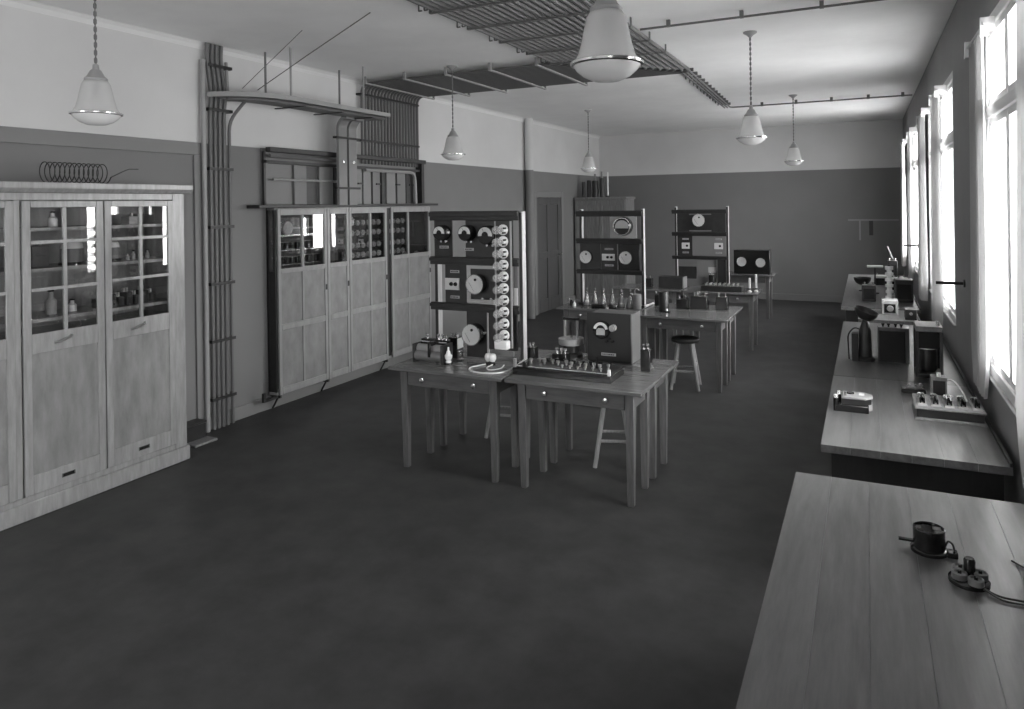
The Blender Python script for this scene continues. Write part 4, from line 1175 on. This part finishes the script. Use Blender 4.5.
for k, x in enumerate((-1.475, -1.395)):
    t = thing('pale_tube', '%s of the two pale upright tubes at the edge of the third row table' % ('left', 'right')[k], 'tube', (x, 10.08 + 0.05 * k, TH))
    MB().lathe([(0, 0), (0.028, 0), (0.028, 0.012), (0.016, 0.02), (0.016, 0.19 + 0.05 * k), (0.0, 0.19 + 0.05 * k)], n=14).build('tube_body', 'card', t)
    MB().lathe([(0.0161, 0.03), (0.019, 0.03), (0.019, 0.05), (0.0161, 0.05)], n=12, closed=True).build('ring', 'slate', t)
t = thing('dial_box', 'black box with two pale round dials on the farthest table', 'instrument', (-1.835, 12.85, 0.77))
MB().box(-0.31, 0.30, 0, 0.22, 0, 0.42).build('case', 'slate', t, bevel=0.004)
MB().box(-0.31, 0.30, -0.012, 0.0, 0, 0.42).build('front_panel', 'ebonite', t, bevel=0.003)
dial(t, -0.165, 0.22, -0.012, 0.078, 0.07, 'card', dot=False)
dial(t, 0.155, 0.21, -0.012, 0.078, 0.07, 'card', dot=False)

# ------------------------------------------------------------------ benches along the windows
def bench(x0, x1, y0, y1, n, label, m='bench', h=0.76, legs=2):
    t = thing('wall_bench', label, 'bench', ((x0 + x1) / 2, (y0 + y1) / 2, 0), group='benches along the window wall')
    w, d = (x1 - x0) / 2, (y1 - y0) / 2
    r = random.Random(int(y0 * 100))
    e = -w
    for k in range(n):
        q = e + 2 * w / n
        MB().box(e + 0.0003, q - 0.0003, -d, d, h - 0.04, h + r.uniform(-0.0003, 0.0003)).build('plank', m if r.random() < 0.6 else m + '2' if m == 'bench' else m, t, (0, 0, 0), bevel=0.0004)
        e = q
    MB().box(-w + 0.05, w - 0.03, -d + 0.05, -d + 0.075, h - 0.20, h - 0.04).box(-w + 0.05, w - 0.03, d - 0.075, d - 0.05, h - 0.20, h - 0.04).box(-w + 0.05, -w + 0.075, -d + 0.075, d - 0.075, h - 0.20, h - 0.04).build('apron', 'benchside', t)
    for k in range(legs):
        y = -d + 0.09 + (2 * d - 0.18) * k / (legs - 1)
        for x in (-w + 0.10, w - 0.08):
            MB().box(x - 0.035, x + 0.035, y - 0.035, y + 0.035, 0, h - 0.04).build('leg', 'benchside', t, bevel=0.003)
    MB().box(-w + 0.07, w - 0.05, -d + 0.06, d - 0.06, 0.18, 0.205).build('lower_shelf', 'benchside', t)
    MB().box(w - 0.012, w, -d, d, h + 0.001, h + 0.02).build('back_strip', 'benchside', t)
    return t
bench(-0.32, 0.625, 1.00, 3.58, 6, 'nearest wide bench under the windows, holding only a round black instrument and a plug')
bench(-0.235, 0.625, 4.035, 5.655, 6, 'pale bench with the five switch box, second from the viewpoint')
bench(-0.235, 0.625, 5.66, 8.20, 6, 'dark bench carrying the tilted bowl lamp and tall coil cabinet', 'benchdark')
bench(-0.095, 0.50, 8.42, 9.25, 4, 'short narrow bench between the dark bench and the farthest bench')
bench(-0.29, 0.56, 9.31, 13.4, 6, 'farthest window bench near the end wall', legs=3)

BH = 0.7605
t = thing('round_instrument', 'round black instrument with glazed top on the nearest bench', 'instrument', (0.195, 2.965, BH))
MB().lathe([(0, 0), (0.062, 0), (0.062, 0.012), (0.056, 0.016), (0.0, 0.016)], n=28).build('base', 'ebonite', t)
MB().lathe([(0.053, 0.016), (0.053, 0.086), (0.049, 0.088), (0.047, 0.080), (0, 0.080)], n=30).build('body', 'ebonite', t)
MB().lathe([(0.047, 0.082), (0.0, 0.082)], n=28).build('glass_top', 'clear', t)
MB().box(0.012, 0.04, 0.005, 0.03, 0.0801, 0.0812).build('scale_plate', 'cardgrey', t)
MB().box(-0.042, -0.025, 0.0, 0.02, 0.0801, 0.0812).build('scale_plate', 'cardgrey', t)
MB().box(-0.1, -0.052, 0.0, 0.014, 0.022, 0.030).build('lever', 'ebonite', t)
MB().tube(bend([(0.05, -0.01, 0.03), (0.06, -0.012, 0.055), (0.075, -0.014, 0.045), (0.08, -0.015, 0.018)], 0.012), 0.0035, 6).build('wire_loop', 'iron', t)
MB().box(0.055, 0.09, -0.035, 0.005, 0, 0.02).build('terminal_block', 'ebonite', t, bevel=0.003)
t = thing('plug_connector', 'cluster of grey porcelain plug blocks with a dark switch barrel on the nearest bench', 'plug', (0.300, 2.775, BH), -0.25)
MB().lathe([(0, 0), (0.062, 0), (0.062, 0.012), (0.055, 0.016), (0, 0.016)], n=24).build('base', 'ebonite', t)
for x, y in ((-0.025, -0.02), (0.025, -0.035), (-0.03, 0.025), (0.03, 0.02)):
    MB().lathe([(0, 0.016), (0.024, 0.016), (0.024, 0.035), (0.018, 0.038), (0.016, 0.030), (0, 0.030)], (x, y, 0), 16).build('porcelain_cup', 'grey', t)
    MB().cyl((x, y, 0.030), (x, y, 0.042), 0.006, 8).build('terminal', 'ebonite', t)
MB().lathe([(0, 0.016), (0.017, 0.016), (0.018, 0.07), (0.014, 0.078), (0, 0.078)], (0.0, 0.012, 0), 16).build('barrel', 'ebonite', t)
for k, (dx, dy) in enumerate(((0, 0), (0.02, -0.022))):
    tag(MB().tube(bend([(0.33 + dx * 0.3, 2.735 + dy * 0.5, BH + 0.010), (0.38, 2.70 + dy, BH + 0.005), (0.46, 2.705 + dy, BH + 0.005), (0.60, 2.66 + dy * 2, BH + 0.005)], 0.05), 0.0035, 6).build('lead_wire', 'iron'),
        '%s of the two dark wires running from the plug blocks to the window wall' % ('upper', 'lower')[k], 'wire')
tag(MB().tube(bend([(0.455, 2.99, BH + 0.005), (0.50, 2.93, BH + 0.005), (0.56, 2.92, BH + 0.005), (0.62, 2.90, BH + 0.03)], 0.03), 0.0035, 6).build('lead_wire', 'iron'), 'short bent dark wire at the window edge of the nearest bench', 'wire')

# on the second bench
t = thing('bridge_instrument', 'dark based instrument with pale faceted top, front left of the pale bench', 'instrument', (-0.085, 4.79, BH))
MB().box(-0.095, 0.085, -0.085, 0.085, 0, 0.042).build('base', 'ebonite', t, bevel=0.003)
pl = [(-0.065, -0.06), (0.065, -0.06), (0.10, -0.02), (0.10, 0.04), (0.06, 0.085), (-0.065, 0.085)]
MB().prism(pl, 'Z', 0.042, 0.075).build('case', 'slate', t)
MB().prism([(a * 1.02 + 0.004, b * 1.02) for a, b in pl], 'Z', 0.075, 0.088).build('top_plate', 'greylight', t, bevel=0.003)
MB().prism([(0.062, -0.062), (0.105, -0.02), (0.105, 0.045), (0.062, 0.087)], 'Z', 0.005, 0.0415).build('end_block', 'greylight', t)
for x, y in ((-0.10, -0.07), (-0.085, 0.03)):
    MB().cyl((x, y, 0.0), (x, y, 0.08), 0.014, 12).build('terminal_post', 'ebonite', t)
    MB().lathe([(0, 0.08), (0.017, 0.08), (0.013, 0.10), (0, 0.102)], (x, y, 0), 12).build('terminal', 'nickel', t)
MB().lathe([(0, 0.088), (0.024, 0.088), (0.022, 0.096), (0, 0.096)], (-0.02, 0.03, 0), 14).build('knob', 'ebonite', t)
MB().box(0.03, 0.06, 0.0, 0.05, 0.0881, 0.09).build('scale_plate', 'card', t)
MB().cyl((-0.045, -0.04, 0.088), (-0.045, -0.04, 0.115), 0.007, 8).build('terminal', 'nickel', t)

t = thing('switch_box', 'open wooden box with five knife switches beside the window on the pale second bench', 'switch box', (0.432, 4.86, BH))
MB().box(-0.185, 0.175, -0.17, 0.17, 0, 0.016).build('base_board', 'midwood', t, bevel=0.002)
MB().box(-0.175, 0.165, -0.16, 0.16, 0.016, 0.065).build('case', 'slate', t, bevel=0.003)
MB().box(-0.185, 0.175, -0.168, 0.168, 0.065, 0.075).build('top_board', 'midwood', t, bevel=0.002)
for k in range(5):
    x = -0.145 + 0.07 * k
    pb = MB().box(x - 0.022, x + 0.026, -0.12, 0.05, 0.0751, 0.083).build('switch_base', 'greylight' if k % 2 else 'cardgrey', t)
    MB().box(x - 0.012, x - 0.004, -0.09, 0.02, 0.083, 0.115).box(x + 0.008, x + 0.016, -0.09, 0.02, 0.083, 0.112).build('switch_blade', 'ebonite', t)
    MB().cyl((x + 0.003, -0.05, 0.084), (x - 0.004, -0.075, 0.140), 0.007, 8).build('switch_handle', 'nickel', t)
    terminals(t, [(x - 0.012, 0.035), (x + 0.014, 0.035)], 0.083, 0.009, 0.025, 'nickel')
    MB().cyl((x + 0.003, 0.09, 0.0751), (x + 0.003, 0.09, 0.10), 0.016, 12).build('fuse', 'white', t)
t = thing('upright_case', 'small upright wooden case with dark front behind the switch box', 'instrument', (0.405, 5.16, BH))
MB().box(-0.045, 0.045, -0.04, 0.05, 0, 0.165).build('case', 'midwood', t, bevel=0.003)
MB().box(-0.034, 0.034, -0.044, -0.04, 0.01, 0.145).build('front_panel', 'slate', t)
MB().lathe([(0, 0.165), (0.012, 0.165), (0.012, 0.19), (0, 0.192)], (0, -0.01, 0), 10).build('terminal', 'white', t)
tag(MB().tube(bend([(0.45, 5.14, BH + 0.15), (0.485, 5.06, BH + 0.165), (0.52, 4.98, BH + 0.12), (0.525, 4.84, BH + 0.10)], 0.05), 0.005, 6).build('pale_lead', 'cord'), 'pale insulated lead arching from the upright case to the switch box', 'wire')
tag(MB().tube(bend([(0.445, 5.12, BH + 0.06), (0.475, 5.05, BH + 0.07), (0.455, 4.96, BH + 0.09), (0.45, 4.895, BH + 0.10)], 0.04), 0.0045, 6).build('pale_lead', 'cord'), 'lower short pale lead between the upright case and the switch box', 'wire')
t = thing('flat_instrument', 'low flat instrument left of the small upright case', 'instrument', (0.285, 5.36, BH))
MB().box(-0.085, 0.06, -0.05, 0.06, 0, 0.03).build('base', 'slate', t, bevel=0.004)
MB().box(-0.06, 0.04, -0.035, 0.045, 0.03, 0.042).build('top_plate', 'grey', t, bevel=0.003)
terminals(t, [(-0.04, -0.02), (0.0, -0.02), (0.03, 0.02)], 0.042, 0.008, 0.015, 'brass')
t = thing('coil_cabinet', 'tall dark coil cabinet with pale top on the dark bench by the wall', 'instrument', (0.415, 5.95, BH))
MB().box(-0.10, 0.075, -0.13, 0.13, 0.335, 0.372).build('top_board', 'midwood', t, bevel=0.004)
MB().box(-0.10, 0.075, -0.13, 0.13, 0, 0.025).build('base_board', 'slate', t, bevel=0.004)
for x, y, m in ((-0.09, -0.115, 'slate'), (0.065, -0.115, 'darkwood'), (-0.09, 0.115, 'slate'), (0.065, 0.115, 'slate')):
    MB().box(x - 0.01, x + 0.01, y - 0.012, y + 0.012, 0.025, 0.335).build('corner_post', m, t)
MB().lathe([(0.055, 0.03), (0.06, 0.05), (0.06, 0.17), (0.055, 0.19), (0, 0.19)], (-0.015, 0, 0), 18).build('coil', 'iron', t)
MB().box(-0.08, 0.055, -0.118, -0.10, 0.21, 0.33).build('meter_panel', 'ebonite', t)
MB().cyl((0.045, -0.07, 0.372), (0.045, -0.07, 0.41), 0.013, 10).build('terminal', 'nickel', t)
t = thing('panel_case', 'wooden instrument case with black front and terminals on top, right of the bowl lamp', 'instrument', (0.18, 6.33, BH))
MB().box(-0.11, 0.115, -0.09, 0.10, 0, 0.28).build('case', 'darkwood', t, bevel=0.004)
MB().box(-0.10, 0.085, -0.10, -0.09, 0.01, 0.255).build('front_panel', 'ebonite', t, bevel=0.003)
terminals(t, [(-0.07, -0.05), (-0.03, -0.05), (0.02, -0.05), (0.06, -0.05)], 0.28, 0.012, 0.028, 'ebonite')
t = thing('bowl_lamp', 'dark tilted bowl reflector on a thick stand on the dark bench', 'lamp', (-0.02, 6.28, BH))
MB().lathe([(0, 0), (0.075, 0), (0.075, 0.02), (0.05, 0.035), (0.045, 0.24), (0.03, 0.29), (0.02, 0.328), (0, 0.328)], n=20).build('stand', 'iron', t)
prof = [(0.0, -0.09), (0.05, -0.083), (0.095, -0.055), (0.122, -0.01), (0.128, 0.03), (0.124, 0.03), (0.117, -0.008), (0.09, -0.05), (0.045, -0.077), (0, -0.083)]
bw = MB().lathe(prof, n=28).build('bowl', 'iron', t, (0.01, 0, 0.385))
bw.rotation_euler = (0.12, 0.35, 0)
bw.scale = (0.7, 0.7, 0.7)
MB().box(-0.10, -0.05, -0.06, 0.02, 0, 0.22).build('side_box', 'iron', t, bevel=0.004)
tag(MB().tube(bend([(-0.14, 6.25, BH + 0.006), (-0.15, 6.30, BH + 0.20), (-0.10, 6.36, BH + 0.25), (-0.045, 6.32, BH + 0.235)], 0.06), 0.006, 6).build('lead_wire', 'iron'), 'dark lead curving up to the side box of the tilted bowl lamp', 'wire')
# beyond: narrow bench and far bench
t = thing('meter_case', 'pale wooden meter case with dark front on the short narrow bench', 'instrument', (0.23, 8.93, BH))
MB().box(-0.085, 0.08, -0.09, 0.10, 0, 0.16).build('case', 'greylight', t, bevel=0.004)
MB().box(-0.06, 0.055, -0.096, -0.09, 0.02, 0.12).build('front_panel', 'ebonite', t)
MB().lathe([(0, 0), (0.035, 0), (0.03, 0.02), (0, 0.022)], (0.0, -0.096, 0.07), 14, 'Y').build('knob', 'grey', t)
t = thing('black_bin', 'black open box beside the pale meter case at the wall end of the narrow bench', 'box', (0.42, 8.62, BH))
MB().box(-0.055, 0.055, -0.10, 0.10, 0, 0.11).build('case', 'iron', t, bevel=0.003)
MB().cyl((0.0, -0.10, 0.07), (0.0, -0.125, 0.07), 0.018, 12).build('knob', 'nickel', t)
t = thing('bowl_lamp', 'small dark bowl reflector on a slim stem on the farthest bench', 'lamp', (-0.06, 11.0, BH))
MB().lathe([(0, 0), (0.05, 0), (0.05, 0.012), (0.014, 0.02), (0.012, 0.09), (0, 0.09)], n=16).build('stand', 'iron', t)
MB().lathe([(r * 0.9, z * 0.9) for r, z in prof], n=26).build('bowl', 'iron', t, (0, 0, 0.165))
t = thing('insulator_column', 'tall white ribbed porcelain column on the farthest bench', 'insulator', (0.26, 10.2, BH))
pr = [(0, 0), (0.05, 0)]
for k in range(5): pr += [(0.05, 0.01 + 0.075 * k), (0.05, 0.045 + 0.075 * k), (0.03, 0.05 + 0.075 * k), (0.03, 0.08 + 0.075 * k)]
pr += [(0.05, 0.385), (0.05, 0.43), (0, 0.43)]
MB().lathe(pr, n=18).build('porcelain_body', 'white', t)
MB().lathe([(0, 0.43), (0.02, 0.43), (0.02, 0.45), (0, 0.45)], n=10).build('cap', 'iron', t)
t = thing('stand_plate', 'white plate on a thin dark stand left of the porcelain column', 'stand', (0.10, 10.75, BH))
MB().lathe([(0, 0), (0.05, 0), (0.05, 0.015), (0.01, 0.02), (0.01, 0.36), (0, 0.36)], n=14).build('stand', 'iron', t)
MB().box(-0.10, 0.10, -0.06, 0.06, 0.36, 0.385).build('plate', 'card', t, bevel=0.004)
for k, (x, y, ww, d, h, m, lab) in enumerate(((0.02, 10.0, 0.16, 0.2, 0.20, 'slate', 'dark square case at the near edge of the farthest bench'),
        (0.42, 10.1, 0.20, 0.30, 0.28, 'slate', 'large dark case against the wall on the farthest bench'),
        (0.40, 11.0, 0.22, 0.24, 0.20, 'grey', 'grey case behind the porcelain column on the farthest bench'),
        (0.20, 11.7, 0.22, 0.22, 0.16, 'cardgrey', 'pale case far back on the farthest bench'),
        (0.36, 12.3, 0.14, 0.16, 0.34, 'iron', 'tall black case at the far end of the farthest bench'))):
    t = thing('dark_case', lab, 'instrument', (x, y, BH))
    MB().box(-ww / 2, ww / 2, -d / 2, d / 2, 0, h).build('case', m, t, bevel=0.006)
    MB().box(-ww * 0.4, ww * 0.4, -d / 2 - 0.008, -d / 2, h * 0.15, h * 0.8).build('front_panel', 'ebonite', t)
    terminals(t, [(-ww * 0.3, 0), (ww * 0.3, 0)], h, 0.014, 0.035, 'nickel')
t = thing('desk_telephone_arm', 'dark slanting jointed arm rising by the wall on the farthest bench', 'stand', (0.36, 12.9, BH))
MB().lathe([(0, 0), (0.07, 0), (0.07, 0.02), (0, 0.02)], n=16).build('foot', 'iron', t)
MB().tube([(0, 0, 0.02), (0.02, 0, 0.30), (-0.06, 0, 0.52)], 0.018, 8).build('arm', 'iron', t)
